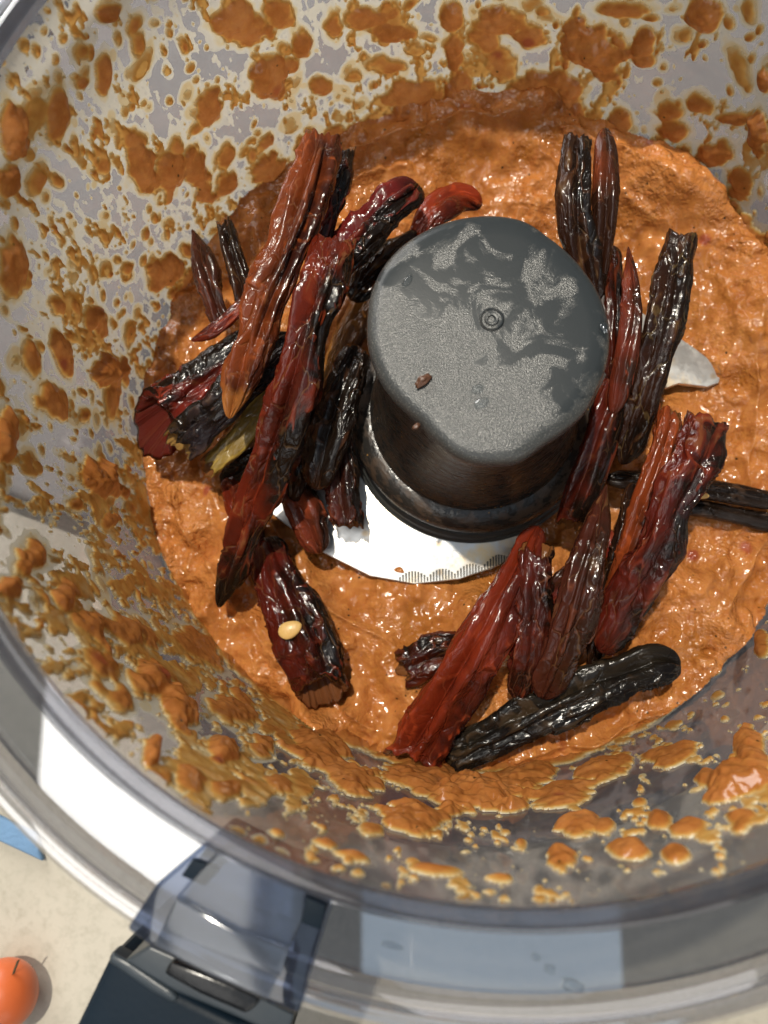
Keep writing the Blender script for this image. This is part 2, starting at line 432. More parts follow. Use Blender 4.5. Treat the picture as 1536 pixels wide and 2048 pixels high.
bead = [(0.1057, FZ - 0.0004), (0.1062, FZ + 0.0012), (0.1072, FZ + 0.0018), (0.1082, FZ + 0.0012), (0.1088, FZ + 0.0002), (0.1093, FZ + 0.0009), (0.1099, FZ + 0.0009), (0.1104, FZ + 0.0001),
        (0.1112, FZ + 0.0002), (0.1124, FZ - 0.0012), (0.1127, FZ - 0.004), (0.1120, FZ - 0.0065), (0.1108, FZ - 0.0060), (0.1106, FZ - 0.0030), (0.1090, FZ - 0.0022), (0.1058, FZ - 0.0020)]
shift(lathe('flange_bead', bead, M_BEAD, bowl, 256))

M_NAVY = mat_plain('navy_handle_plastic', (0.006, 0.013, 0.022), 0.45, 900, 0.12, spec=0.12)
M_BLACK = mat_plain('black_latch_plastic', (0.008, 0.009, 0.011), 0.25, 700, 0.2, spec=0.4)
M_GREYB = mat_plain('grey_bracket_plastic', (0.03, 0.040, 0.05), 0.35, 500, 0.15)

def ppoly(px, z): return [tuple(v + np.array([0, 0, -ZC])) for v in at(px, z)]
def pprism(name, px, z, depth, mat, parent, bevel=0.0006, off=None):
    t = ppoly(px, z)
    b = [(p[0], p[1], p[2] - depth) for p in t]
    o = prism(name, t, None, mat, parent, bevel, b)
    return o
# handle bracket block under the rim: navy-tinted clear body with a frosted tongue
clip = pprism('handle_clip', [(432, 1668), (312, 1768), (252, 1858), (305, 1897), (420, 1955), (536, 2007), (598, 2030), (622, 1935), (650, 1840), (672, 1772), (560, 1735)], FZ + 0.0035, 0.013, M_CLIP, bowl, 0.0007)
c2 = pprism('clip_tongue', [(452, 1690), (400, 1738), (352, 1795), (306, 1893), (420, 1952), (534, 2003), (577, 1902), (606, 1840), (612, 1772), (530, 1730)], FZ + 0.0047, 0.0012, M_FROST, clip, 0.0004)
c3 = pprism('clip_tongue_edge', [(352, 1797), (322, 1862), (560, 1955), (578, 1900), (470, 1862)], FZ + 0.0060, 0.0013, M_FROST, clip, 0.0004)
pprism('clip_slot', [(385, 1718), (362, 1752), (410, 1772), (440, 1738)], FZ + 0.0046, 0.0011, M_NAVY, clip, 0.0002)
pprism('clip_slot', [(612, 1795), (600, 1845), (640, 1860), (652, 1812)], FZ + 0.0046, 0.0011, M_NAVY, clip, 0.0002)
# handle below
hd = pprism('handle', [(222, 1905), (262, 1925), (360, 1985), (470, 2040), (580, 2085), (500, 2260), (50, 2260)], 0.066, 0.090, M_NAVY, bowl, 0.0018)
pprism('handle_bracket', [(248, 1922), (300, 1890), (400, 1935), (590, 2030), (570, 2080), (460, 2030), (350, 1985)], 0.0685, 0.012, M_GREYB, hd, 0.0006)
pprism('latch', [(342, 1921), (326, 1948), (400, 1990), (492, 2030), (512, 2012), (520, 1996), (430, 1955)], 0.0705, 0.006, M_BLACK, hd, 0.0008)
pprism('handle_lip', [(222, 1903), (214, 1925), (300, 1985), (345, 2010), (358, 1996), (340, 1978), (262, 1925)], 0.0665, 0.004, M_GREYB, hd, 0.0008)

# ------------------------------------------------------------------ blade hub
M_CAP = None
def mat_cap():
    s = NT('hub_cap_plastic')
    n1 = s.noise(120, 5, 0.60, None, 0.8)
    co = s.n('ShaderNodeSeparateXYZ'); s.l(s.coord(), co.inputs[0])
    # dried residue lies thicker on one half of the cap; wet patches stay dark and smooth
    g = s.math('ADD', s.math('MULTIPLY', co.outputs[0], -4.5), s.math('MULTIPLY', co.outputs[1], -6.0))
    m = s.ramp(s.math('ADD', n1, g), [(0.415, 0.0), (0.495, 1.0)])
    gr = s.noise(3200, 2, 0.7)
    col = s.mix(m, (0.028, 0.033, 0.036), (0.050, 0.053, 0.053))
    col = s.mix(s.math('MULTIPLY', m, s.ramp(gr, [(0.55, 0.0), (0.72, 0.45)])), col, (0.30, 0.29, 0.26))
    rough = s.mix(m, (0.30, 0.30, 0.30), (0.25, 0.25, 0.25))
    h = s.math('ADD', s.math('MULTIPLY', s.math('SUBTRACT', gr, 0.5), s.math('ADD', m, 0.12)), s.math('MULTIPLY', s.noise(120, 2), 0.25))
    p = s.pbsdf(Base_Color=col, Roughness=rough, Normal=s.bump(h, 0.30, 0.0004))
    s.l(s.ramp(m, [(0.0, 0.25), (1.0, 0.55)]), p.inputs['Specular IOR Level'])
    return s.done(p.outputs[0])
def mat_hubside():
    s = NT('hub_column_plastic')
    mp = s.n('ShaderNodeMapping'); s.l(s.coord(), mp.inputs[0]); mp.inputs['Scale'].default_value = (1, 1, 3.5)
    oil = s.ramp(s.noise(260, 4, 0.6, mp.outputs[0]), [(0.45, 0.0), (0.6, 1.0)])
    col = s.mix(oil, (0.022, 0.020, 0.018), (0.060, 0.038, 0.024))
    v = s.voro(700); r = s.n('ShaderNodeSeparateColor'); s.l(v.outputs['Color'], r.inputs[0])
    sp = s.math('MULTIPLY', s.ramp(v.outputs['Distance'], [(0.12, 1.0), (0.2, 0.0)]), s.math('GREATER_THAN', r.outputs[0], 0.93))
    col = s.mix(sp, col, (0.32, 0.17, 0.05))
    p = s.pbsdf(Base_Color=col, Roughness=s.ramp(oil, [(0.0, 0.22), (1.0, 0.42)]), Normal=s.bump(s.noise(700, 3, 0.5, mp.outputs[0]), 0.35, 0.0005))
    return s.done(p.outputs[0])
def mat_steel():
    s = NT('blade_steel')
    n = s.noise(500, 3, 0.6)
    v = s.voro(260); r = s.n('ShaderNodeSeparateColor'); s.l(v.outputs['Color'], r.inputs[0])
    sp = s.math('MULTIPLY', s.ramp(v.outputs['Distance'], [(0.12, 1.0), (0.30, 0.0)]), s.math('GREATER_THAN', r.outputs[0], 0.72))
    col = s.mix(s.math('MULTIPLY', sp, 0.55), (0.62, 0.615, 0.60), (0.45, 0.27, 0.08))
    sm = s.ramp(s.noise(70, 5, 0.65), [(0.48, 0.0), (0.62, 0.8)])
    col = s.mix(sm, col, (0.72, 0.52, 0.26))
    p = s.pbsdf(Base_Color=col, Roughness=s.ramp(n, [(0.3, 0.30), (0.7, 0.44)]), Metallic=0.92, Normal=s.bump(n, 0.1, 0.0003))
    return s.done(p.outputs[0])
M_CAP = mat_cap(); M_SIDE = mat_hubside(); M_STEEL = mat_steel()
M_GROOVE = mat_plain('engraved_groove', (0.06, 0.05, 0.035), 0.5)

hub = thing('blade_hub', 'dark grey plastic blade hub with wet lobed cap and steel blades in the bowl', 'blade', (0, 0, 0.002))
def hshift(o): o.location = (0, 0, -0.002); return o
cap_zoom = [(190, 640), (205, 520), (260, 400), (350, 300), (470, 225), (600, 180), (700, 165), (830, 168), (920, 190), (1020, 260), (1110, 330), (1190, 420), (1240, 490), (1280, 580), (1305, 680), (1305, 780), (1285, 880), (1250, 960), (1190, 1070), (1100, 1150), (1000, 1215), (930, 1270), (880, 1300), (780, 1308), (680, 1305), (590, 1275), (520, 1210), (430, 1110), (340, 1030), (270, 950), (220, 850), (192, 750)]
CZ = 0.0605
cp = at([(650 + x * 0.4395, 350 + y * 0.4395) for x, y in cap_zoom], CZ)
cc = cp[:, :2].mean(0)
ang = np.arctan2(cp[:, 1] - cc[1], cp[:, 0] - cc[0]); rad = np.hypot(cp[:, 1] - cc[1], cp[:, 0] - cc[0])
o_ = np.argsort(ang); ang, rad = ang[o_], rad[o_]
NA = 160
ta = np.linspace(-PI, PI, NA, endpoint=False)
rc = np.interp(ta, np.r_[ang - 2 * PI, ang, ang + 2 * PI], np.r_[rad, rad, rad])
for _ in range(3): rc = (np.roll(rc, 1) + 2 * rc + np.roll(rc, -1)) / 4
def ring(rr, z, c=cc): return np.stack([c[0] + rr * np.cos(ta), c[1] + rr * np.sin(ta), np.full(NA, z)], -1)
def loft(name, rings, mat, parent, cap_first=True, cap_last=False):
    V = np.concatenate(rings); n = len(rings); F = []
    i = np.arange(NA); j = (i + 1) % NA
    for k in range(n - 1):
        F.append(np.stack([k * NA + i, (k + 1) * NA + i, (k + 1) * NA + j, k * NA + j], -1))
    F = [tuple(map(int, f)) for f in np.concatenate(F)]
    if cap_first: F.append(tuple(range(NA)))
    if cap_last: F.append(tuple(range((n - 1) * NA, n * NA))[::-1])
    return mesh_np(name, V, F, mat, parent)
rings = [ring(rc * 0.02, CZ + 0.0002)]
for q in np.linspace(0.1, 0.9, 9): rings.append(ring(rc * q, CZ + 0.0002 - 0.0004 * q ** 3))
rings += [ring(rc - 0.0013, CZ - 0.0004), ring(rc - 0.0006, CZ - 0.0009), ring(rc - 0.0001, CZ - 0.0018), ring(rc + 0.0001, CZ - 0.0032)]
cap = hshift(loft('cap', rings, M_CAP, hub))
rm = rc.mean(); crn = []
zs = [CZ - 0.0033, CZ - 0.008, 0.044, 0.036, 0.028, 0.021, 0.017, 0.0155]
for z in zs:
    k = sstep(0.022, CZ, z); base = np.interp(z, [0.0155, 0.02, 0.03, 0.045, 0.058], [0.0262, 0.0243, 0.0228, 0.0218, rm])
    c = cc * k
    crn.append(ring(base * (1 - k) + (rc + (base - rm)) * k, z, c))
hshift(loft('column', crn, M_SIDE, hub, False))
tor = [(0.0248 + 0.0052 * math.cos(a), 0.0138 + 0.0042 * math.sin(a)) for a in np.linspace(-PI / 2, PI * 0.75, 18)]
hshift(lathe('collar', [(0.022, 0.0096)] + tor + [(0.0215, 0.0165)], M_SIDE, hub, 128, closed=False))
hshift(lathe('base_ring', [(0.021, 0.0096), (0.0298, 0.0096), (0.0305, 0.0090), (0.0308, 0.0074), (0.0315, 0.0068), (0.021, 0.0068)], mat_plain('base_ring_plastic', (0.045, 0.047, 0.045), 0.35, 300, 0.4, 0.0006), hub, 128))
# moulded gate mark in the middle of the cap
dc = at([(983, 640)], CZ)[0]
dz = CZ + 0.0002
dm = lathe('gate_mark', [(0.0, dz + 0.00005), (0.0006, dz + 0.00005), (0.0008, dz + 0.0004), (0.0012, dz + 0.00045), (0.0014, dz + 0.0001), (0.0018, dz + 0.0001), (0.0021, dz + 0.0004), (0.0024, dz)], M_CAP, cap, 48, closed=False)
dm.location = (dc[0], dc[1], 0)
# steel blades
BZ = 0.0064
bpx = [(1075, 1050), (1060, 1080), (1000, 1130), (920, 1158), (830, 1168), (740, 1152), (648, 1106), (560, 1040), (490, 985), (462, 960), (447, 936), (452, 916), (475, 908), (530, 915), (600, 890), (660, 820), (690, 740), (850, 700), (1000, 800)]
bt = at(bpx, BZ)
def blade(rot):
    c, s_ = math.cos(rot), math.sin(rot)
    t = [(c * p[0] - s_ * p[1], s_ * p[0] + c * p[1], p[2] + (0.0006 if rot else 0)) for p in bt]
    o = hshift(prism('blade', t, None, M_STEEL, hub, 0.0002, [(p[0], p[1], p[2] - 0.0016) for p in t]))
    return o, (lambda q: np.array([c * q[0] - s_ * q[1], s_ * q[0] + c * q[1], q[2]]))
b1, _ = blade(0.0)
b2, _ = blade(PI)
# engraved serration: short strokes in scallops along the cutting edge of the near blade
edge = np.array([(800, 1166), (830, 1168), (880, 1164), (930, 1156), (980, 1142), (1020, 1122), (1055, 1088)], float)
V, F = [], []
seg = np.r_[0, np.cumsum(np.hypot(*np.diff(edge, axis=0).T))]
for i, u in enumerate(np.linspace(0, seg[-1], 46)):
    p = np.array([np.interp(u, seg, edge[:, 0]), np.interp(u, seg, edge[:, 1])])
    ln = 9 + 14 * abs(math.sin(u / seg[-1] * PI * 5))
    q = at([(p[0] - 1.2, p[1] - 3), (p[0] + 1.2, p[1] - 3), (p[0] - 1.2 + 3, p[1] - 3 - ln), (p[0] - 2.2, p[1] - 3 - ln)], BZ + 0.0001)
    n0 = len(V); V += [q[0], q[1], q[2], q[3]]; F.append((n0, n0 + 1, n0 + 2, n0 + 3))
sr = mesh_np('serration', np.array(V), F, M_GROOVE, b1, False); sr['kind'] = 'stuff'

# ------------------------------------------------------------------ sauce on the bowl floor
N = 560; R0 = 0.0852
xs = np.linspace(-R0, R0, N)
X, Y = np.meshgrid(xs, xs, indexing='xy')
RAD = np.hypot(X, Y); TH = np.arctan2(Y, X)
def lobes(x, y, sc, seed):      # rounded dollops
    wx = x + 0.35 / sc * (vn(x * sc, y * sc, 3.1, seed + 5) - 0.5); wy = y + 0.35 / sc * (vn(x * sc, y * sc, 9.7, seed + 6) - 0.5)
    return vn(wx * sc, wy * sc, 0.5, seed)
H = 0.0026 + 0.0030 * (fbm(X * 60, Y * 60, 0.3, 11, 3) - 0.5)
H += 0.0058 * (lobes(X, Y, 95, 3) ** 2 - 0.28) + 0.0034 * (lobes(X, Y, 210, 8) - 0.5) + 0.0015 * (vn(X * 430, Y * 430, 0, 21) - 0.5) + 0.0002 * (vn(X * 1000, Y * 1000, 0, 22) - 0.5)
REL = (0.0058 * (lobes(X, Y, 95, 3) ** 2 - 0.28) + 0.0034 * (lobes(X, Y, 210, 8) - 0.5) + 0.0022 * (vn(X * 430, Y * 430, 0, 21) - 0.5)) / 0.003
H += 0.0009 * (1 - np.abs(2 * vn(X * 190, Y * 90, 1.1, 31) - 1))
H += 0.0022 * (ridged(RAD * 150 + 1.6 * fbm(X * 50, Y * 50, 4.4, 63, 2), np.cos(TH) * 2.2, np.sin(TH) * 2.2, 64) ** 2 - 0.4) * sstep(0.036, 0.05, RAD)
# the paste is pushed up along the chillies that lie in it
for pl, hw in [([(528, 1075), (590, 1225), (655, 1392)], 56), ([(985, 1235), (888, 1405), (815, 1532)], 52), ([(1362, 1334), (1230, 1362), (1050, 1442), (898, 1516)], 44), ([(800, 1338), (915, 1308), (1000, 1300)], 34), ([(1312, 1095), (1262, 1195), (1205, 1308)], 46), ([(1150, 1220), (1085, 1398)], 40), ([(452, 955), (505, 1070)], 28), ([(468, 1130), (436, 1215)], 26), ([(1290, 1000), (1545, 1046)], 24), ([(1072, 1160), (1034, 1400)], 36)]:
    q = at(pl, 0.006)[:, :2]; w_ = hw * (CAM[2] - 0.006) / FPX
    dm_ = np.full(X.shape, 1.0)
    for (ax, ay), (bx_, by_) in zip(q[:-1], q[1:]):
        vx, vy = bx_ - ax, by_ - ay; tt_ = np.clip(((X - ax) * vx + (Y - ay) * vy) / (vx * vx + vy * vy), 0, 1)
        dm_ = np.minimum(dm_, np.hypot(X - ax - tt_ * vx, Y - ay - tt_ * vy))
    H += 0.0026 * np.exp(-((dm_ - w_ * 0.95) / 0.0030) ** 2) * (0.5 + 0.9 * vn(X * 160, Y * 160, 6.6, 91))
bankth = np.array([-180, -150, -120, -90, -60, -35, -10, 20, 50, 80, 110, 140, 165, 180]) * PI / 180
bankh = np.array([.003, .002, .001, .001, .0015, .002, .006, .009, .011, .014, .010, .006, .004, .003])
H += np.interp(TH, bankth, bankh) * sstep(0.058, 0.084, RAD) * (0.7 + 0.6 * fbm(X * 45, Y * 45, 2, 41, 2))
H -= 0.0022 * (1 - sstep(0.030, 0.045, RAD))
H = np.maximum(H, 0.0006)
for (px, py, rx, ry, hh) in [(430, 1030, 75, 60, .005), (560, 760, 60, 60, .002), (620, 1460, 60, 40, .004), (820, 1230, 120, 60, .003), (1420, 1200, 100, 120, .004), (1480, 700, 60, 150, .005), (1330, 420, 120, 60, .006), (930, 300, 120, 50, .006), (950, 1480, 120, 50, .003), (1220, 1480, 120, 40, .003)]:
    c = at([(px, py), (px + rx, py), (px, py + ry)], 0.005)
    d2 = ((X - c[0, 0]) / np.hypot(*(c[1] - c[0])[:2])) ** 2 + ((Y - c[0, 1]) / np.hypot(*(c[2] - c[0])[:2])) ** 2
    H += hh * np.exp(-d2 * 1.4) * (0.6 + 0.8 * lobes(X, Y, 150, 77))
V = np.stack([X, Y, H], -1).reshape(-1, 3)
idx = np.arange(N * N).reshape(N, N)
F = np.stack([idx[:-1, :-1], idx[:-1, 1:], idx[1:, 1:], idx[1:, :-1]], -1).reshape(-1, 4)
ok = (RAD < R0 - 0.0001).ravel()
F = F[ok[F].all(1)]
used = np.unique(F); remap = np.zeros(N * N, int); remap[used] = np.arange(len(used))
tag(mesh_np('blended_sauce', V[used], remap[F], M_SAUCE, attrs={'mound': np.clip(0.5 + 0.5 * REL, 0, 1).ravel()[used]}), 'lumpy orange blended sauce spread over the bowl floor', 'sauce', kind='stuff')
def sauce_h(x, y):
    i = int(np.clip(round((x + R0) / (2 * R0) * (N - 1)), 0, N - 1)); j = int(np.clip(round((y + R0) / (2 * R0) * (N - 1)), 0, N - 1))
    return H[j, i]

# ------------------------------------------------------------------ sauce splashed on the bowl wall
NT_, NZ = 1900, 300
th = np.linspace(-PI, PI, NT_, endpoint=False); zz = np.linspace(0.0006, HB - 0.0012, NZ)
TT, ZZ = np.meshgrid(th, zz, indexing='ij')
U = TT * 0.0885
CX, CY = np.cos(TT) * 0.0885, np.sin(TT) * 0.0885
thick = np.zeros_like(TT); film = np.zeros_like(TT)
WB = fbm(CX * 220, CY * 220, ZZ * 220, 5, 3, 0.5) - 0.5         # edge wobble
LM = fbm(CX * 210, CY * 210, ZZ * 210, 15, 2)              # lumps
blobs = [(215,25,25,18,0,1.5),(265,45,16,30,30,1.2),(205,150,16,50,5,1.5),(125,75,12,18,0,.6),(160,165,20,18,0,1.5),(160,100,18,24,0,.7),
 (480,45,60,45,20,2.5),(550,20,35,30,0,1.5),(600,85,25,32,10,2),(665,50,20,35,0,1.2),(545,155,38,45,0,3),(580,130,25,20,0,1.2),(635,170,30,20,-15,1.5),(700,150,22,20,0,1),
 (415,215,38,35,-30,2.5),(110,230,25,60,0,1.4),(70,220,40,40,0,.7),(20,250,28,80,0,3),(15,360,20,40,0,2),(280,335,30,50,-20,2.5),(335,345,35,50,20,2.5),(350,290,20,25,0,1.2),
 (395,345,30,60,-15,2.5),(450,370,25,28,0,1.6),(445,315,22,30,40,1.2),(535,340,35,55,0,3),(265,280,30,20,0,1),(200,330,18,22,0,.8),(110,360,25,14,35,.8),(330,540,42,30,-30,2.5),(370,500,18,20,0,1.5),
 (210,540,15,20,0,.6),(20,545,28,60,0,2),(190,640,35,30,20,2),(255,665,12,30,0,1),(120,710,18,55,-20,2),(215,740,34,35,0,5),(220,800,18,50,0,1.5),(60,720,20,40,-10,1.2),(100,800,40,35,30,1.5),
 (165,830,15,20,0,1),(5,880,20,60,0,3),(190,950,45,30,25,4),(205,975,45,20,20,4.5),(150,1010,18,15,0,1),(215,1045,22,18,0,2),(60,1115,40,35,30,3),(10,1180,25,25,0,2),
 (120,1200,25,40,-30,2.5),(170,1250,50,30,30,2),(250,1260,80,30,20,2),(350,1420,30,60,-35,4),(300,1360,30,50,-40,3),(440,1510,30,35,-30,3),(400,1300,60,35,40,1.5),(470,1420,50,40,30,2),(190,1330,30,60,-35,1.5),
 (240,1400,20,40,-40,1.2),(300,1510,14,40,10,2.5),(380,1560,30,30,0,1.5),(450,1580,30,18,0,1.5),(520,1500,30,25,30,2),(560,1570,40,20,20,1.5),(640,1500,70,40,20,3.5),(700,1560,60,30,15,3),(150,1420,20,40,-35,1),
 (820,1640,65,30,10,3),(950,1590,95,42,0,4.5),(860,1560,80,35,0,3),(740,1665,30,18,0,1),(1060,1550,70,35,-10,3),(1130,1590,60,28,-20,2.5),(1200,1540,70,22,-15,2.5),(1330,1510,60,25,-10,2),(1160,1650,45,25,-20,2.5),(1210,1655,25,18,0,1.5),
 (1120,1720,35,22,10,2.5),(1040,1690,14,12,0,1),(1260,1705,45,18,5,2),(1320,1645,30,20,0,2),(1380,1660,45,20,-10,1.5),(1350,1710,30,20,0,1.5),(1480,1560,70,45,-25,4),(1500,1490,30,40,0,3),(1420,1560,30,20,0,2),(1280,1610,18,12,0,1),
 (1480,1640,40,25,-10,2),(880,1745,60,12,3,1.2),(650,1690,30,12,15,1.2),(700,1715,50,10,10,1),(1000,1760,30,10,0,1),(1525,1290,15,30,0,2),(1450,1440,14,12,0,.8),
 (785,60,45,25,0,2),(830,190,70,30,0,2),(905,30,22,40,0,2),(910,100,20,45,0,2),(920,175,26,45,0,2.2),(945,235,45,40,0,2.6),(1010,40,60,35,20,2),(1055,70,50,25,10,1.5),(1000,120,40,40,0,1.2),(970,80,40,30,0,1.3),
 (1185,95,66,52,20,3.5),(1140,190,30,45,0,3),(1080,190,60,50,0,2.5),(1050,235,50,28,0,1.5),(1290,80,20,35,20,2),(1290,120,25,15,0,1.5),(1405,25,35,35,0,2.5),(1240,240,22,35,-10,2),(1340,220,35,25,0,1.2),
 (1400,205,40,25,20,1.5),(1465,235,35,15,0,1.5),(1350,260,35,25,0,2),(1420,310,55,22,-10,2.5),(1370,330,30,45,0,2),(1480,370,30,35,0,2),(1520,260,20,60,0,4),(1530,160,15,30,0,2),(1250,15,60,20,0,1.2),(1500,20,20,30,0,.8),
 (1480,130,20,50,-20,.6),(740,30,60,22,0,1.5),(780,130,50,20,0,1),(830,100,30,20,0,.8),(700,320,80,40,-20,3.5),(790,300,90,40,0,4),(900,285,90,45,0,5),(1000,285,80,40,0,5),(1090,320,80,45,10,4.5),(640,300,60,40,-30,2.5),
 (1270,370,70,35,15,3.5),(1370,430,80,35,15,4),(1470,470,60,40,10,4),(1530,520,40,60,0,4),(1180,320,60,30,0,2),(470,470,40,40,-30,2.5),(390,600,40,60,-20,2)]
HALO = np.interp(th * 180 / PI, [-180, -160, -115, -100, -20, 10, 60, 180], [1, 1, .6, .2, .2, .7, 1, 1])
def stamp(cu, cz, J, t, reach=2.1, sharp=0.5):
    Ji = np.linalg.inv(J)
    ext_u = abs(J[0, 0]) + abs(J[0, 1]); ext_z = abs(J[1, 0]) + abs(J[1, 1])
    i0 = int(np.floor((cu - ext_u * reach) / 0.0885 / (2 * PI) * NT_ + NT_ / 2)); i1 = int(np.ceil((cu + ext_u * reach) / 0.0885 / (2 * PI) * NT_ + NT_ / 2)) + 1
    j0 = max(0, int((cz - ext_z * reach) / HB * NZ) - 1); j1 = min(NZ, int((cz + ext_z * reach) / HB * NZ) + 3)
    if j1 <= j0: return
    ii = np.arange(i0, i1) % NT_
    du = (np.arange(i0, i1) - NT_ / 2) / NT_ * 2 * PI * 0.0885 - cu
    dz = zz[j0:j1] - cz
    A, B = np.meshgrid(du, dz, indexing='ij')
    ix = np.ix_(ii, np.arange(j0, j1))
    a = Ji[0, 0] * A + Ji[0, 1] * B; b = Ji[1, 0] * A + Ji[1, 1] * B
    d = np.hypot(a, b) + 1.35 * WB[ix]
    tt = t * np.clip(1 - d * d, 0, 1) * (0.65 + 0.9 * LM[ix])
    thick[ix] = np.maximum(thick[ix], tt)
    hl = HALO[ii][:, None]
    film[ix] = np.maximum(film[ix], (1 - sstep(1.0, reach - 0.4, d)) * hl)
    thick[ix] = np.maximum(thick[ix], 0.19 * (1 - sstep(0.9, 1.35, d)) * hl)
for (px, py, rx, ry, an, t) in blobs:
    a = math.radians(an); ca, sa = math.cos(a), math.sin(a)
    w = at_wall([(px, py), (px + rx * ca, py + rx * sa), (px - ry * sa, py + ry * ca)])
    tu = np.unwrap(np.arctan2(w[:, 1], w[:, 0])) * 0.0885
    J = np.array([[tu[1] - tu[0], tu[2] - tu[0]], [w[1, 2] - w[0, 2], w[2, 2] - w[0, 2]]])
    if abs(np.linalg.det(J)) < 1e-12: continue
    stamp((tu[0] + PI * 0.0885) % (2 * PI * 0.0885) - PI * 0.0885, w[0, 2], J, t)
rng = np.random.default_rng(4)
for k in range(2200):
    r = 0.0003 + 0.0012 * rng.random() ** 2.2
    e = 1 + 1.2 * rng.random() ** 2
    cu = rng.uniform(-PI, PI) * 0.0885; cz = HB * (rng.random() ** 0.8)
    if math.radians(-112) < cu / 0.0885 < math.radians(-10) and k % 3: continue
    stamp(cu, cz, np.array([[r, 0.2 * r * rng.normal()], [0, r * e]]), 0.12 + 0.7 * rng.random() * min(1, r / 0.0009), 2.0)
for k in range(280):
    r = 0.0009 + 0.0016 * rng.random() ** 1.5
    cu = math.radians(rng.uniform(15, 215)); cu = (cu + PI) % (2 * PI) - PI
    a = rng.uniform(0, PI); e = 1 + rng.random()
    J = np.array([[math.cos(a), -math.sin(a)], [math.sin(a), math.cos(a)]]) @ np.diag([r, r * e])
    stamp(cu * 0.0885, HB * (0.12 + 0.85 * rng.random()), J, 0.25 + 0.9 * rng.random() ** 2, 2.1)
# smeared watery film with vertical runs and torn gaps
st = fbm(CX * 380 + 0.5 * WB, CY * 380, ZZ * 120, 25, 3); bg_ = fbm(CX * 90, CY * 90, ZZ * 70, 35, 4); fine = fbm(CX * 800, CY * 800, ZZ * 500, 45, 2)
sm = st * 0.52 + bg_ * 0.58 + 0.34 * (fine - 0.5)
ang_d = TT * 180 / PI
cover = np.interp(ang_d, [-180, -150, -125, -100, -70, -40, 0, 40, 75, 100, 140, 180], [0.06, 0.06, 0.05, -0.07, -0.14, -0.15, -0.10, -0.01, 0.015, 0.05, 0.07, 0.06])
fg = sstep(0.57, 0.635, sm + cover)
film = np.maximum(film * 0.85, fg * 0.8)
yl = np.interp(ang_d, [-180, -165, -150, -120, -105, 0, 60, 180], [0.03, 0.10, 0.15, 0.15, 0.02, -0.05, 0.035, 0.03])
yel = sstep(0.655, 0.76, sm + yl)
thick = np.maximum(thick, (0.15 + 0.9 * LM) * yel)
# banked sauce climbing the foot of the wall
foot = np.interp(ang_d, [-180, -160, -130, -100, -60, -40, -10, 15, 40, 60, 80, 100, 120, 145, 180], [.002, .004, .009, .012, .006, .001, .006, .014, .016, .016, .022, .020, .012, .004, .002])
fd = (ZZ - foot * (0.75 + 0.9 * WB + 0.5 * (LM - 0.5))) / 0.004
fk = 1 - sstep(-1.0, 0.6, fd)
thick = np.maximum(thick, fk * np.interp(foot, [.002, .02], [1.2, 7.0]) * (0.6 + 0.8 * LM) * np.clip(1.1 - ZZ / (foot + .012), 0.2, 1))
film = np.maximum(film, 1 - sstep(-0.5, 1.4, fd))
film = np.maximum(film, np.clip(thick * 3, 0, 1))
bump = 1 + 0.35 * (vn(CX * 600, CY * 600, ZZ * 600, 55) - 0.5)
idx = np.arange(NT_ * NZ).reshape(NT_, NZ); ir = np.roll(idx, -1, 0)
FA = np.stack([idx[:, :-1], ir[:, :-1], ir[:, 1:], idx[:, 1:]], -1).reshape(-1, 4)
def wall_sheet(name, offs, keep, mat):
    RW = wr(ZZ) - offs
    V = np.stack([RW * np.cos(TT), RW * np.sin(TT), ZZ], -1).reshape(-1, 3)
    F = FA[keep]
    used = np.unique(F); remap = np.zeros(NT_ * NZ, int); remap[used] = np.arange(len(used))
    return mesh_np(name, V[used], remap[F], mat, attrs={'thick': thick.ravel()[used], 'film': film.ravel()[used]})
tv = (thick > 0.20).ravel(); fv = (film > 0.12).ravel()
tkeep = tv[FA].sum(1) >= 2
wall_thick = np.where(thick > 0.20, 0.00022 + thick * 0.00062 * bump, 0.00010)
tag(wall_sheet('splashed_sauce', wall_thick, tkeep, M_SPLAT), 'orange sauce splashes clinging to the inside of the bowl wall', 'sauce', kind='stuff')
deep_in = (thick > 0.5).ravel()[FA].all(1)
tag(wall_sheet('sauce_film', 0.00012 + 0 * film, fv[FA].any(1) & ~deep_in, M_FILM), 'cream coloured watery smears on the clear bowl wall', 'sauce', kind='stuff')

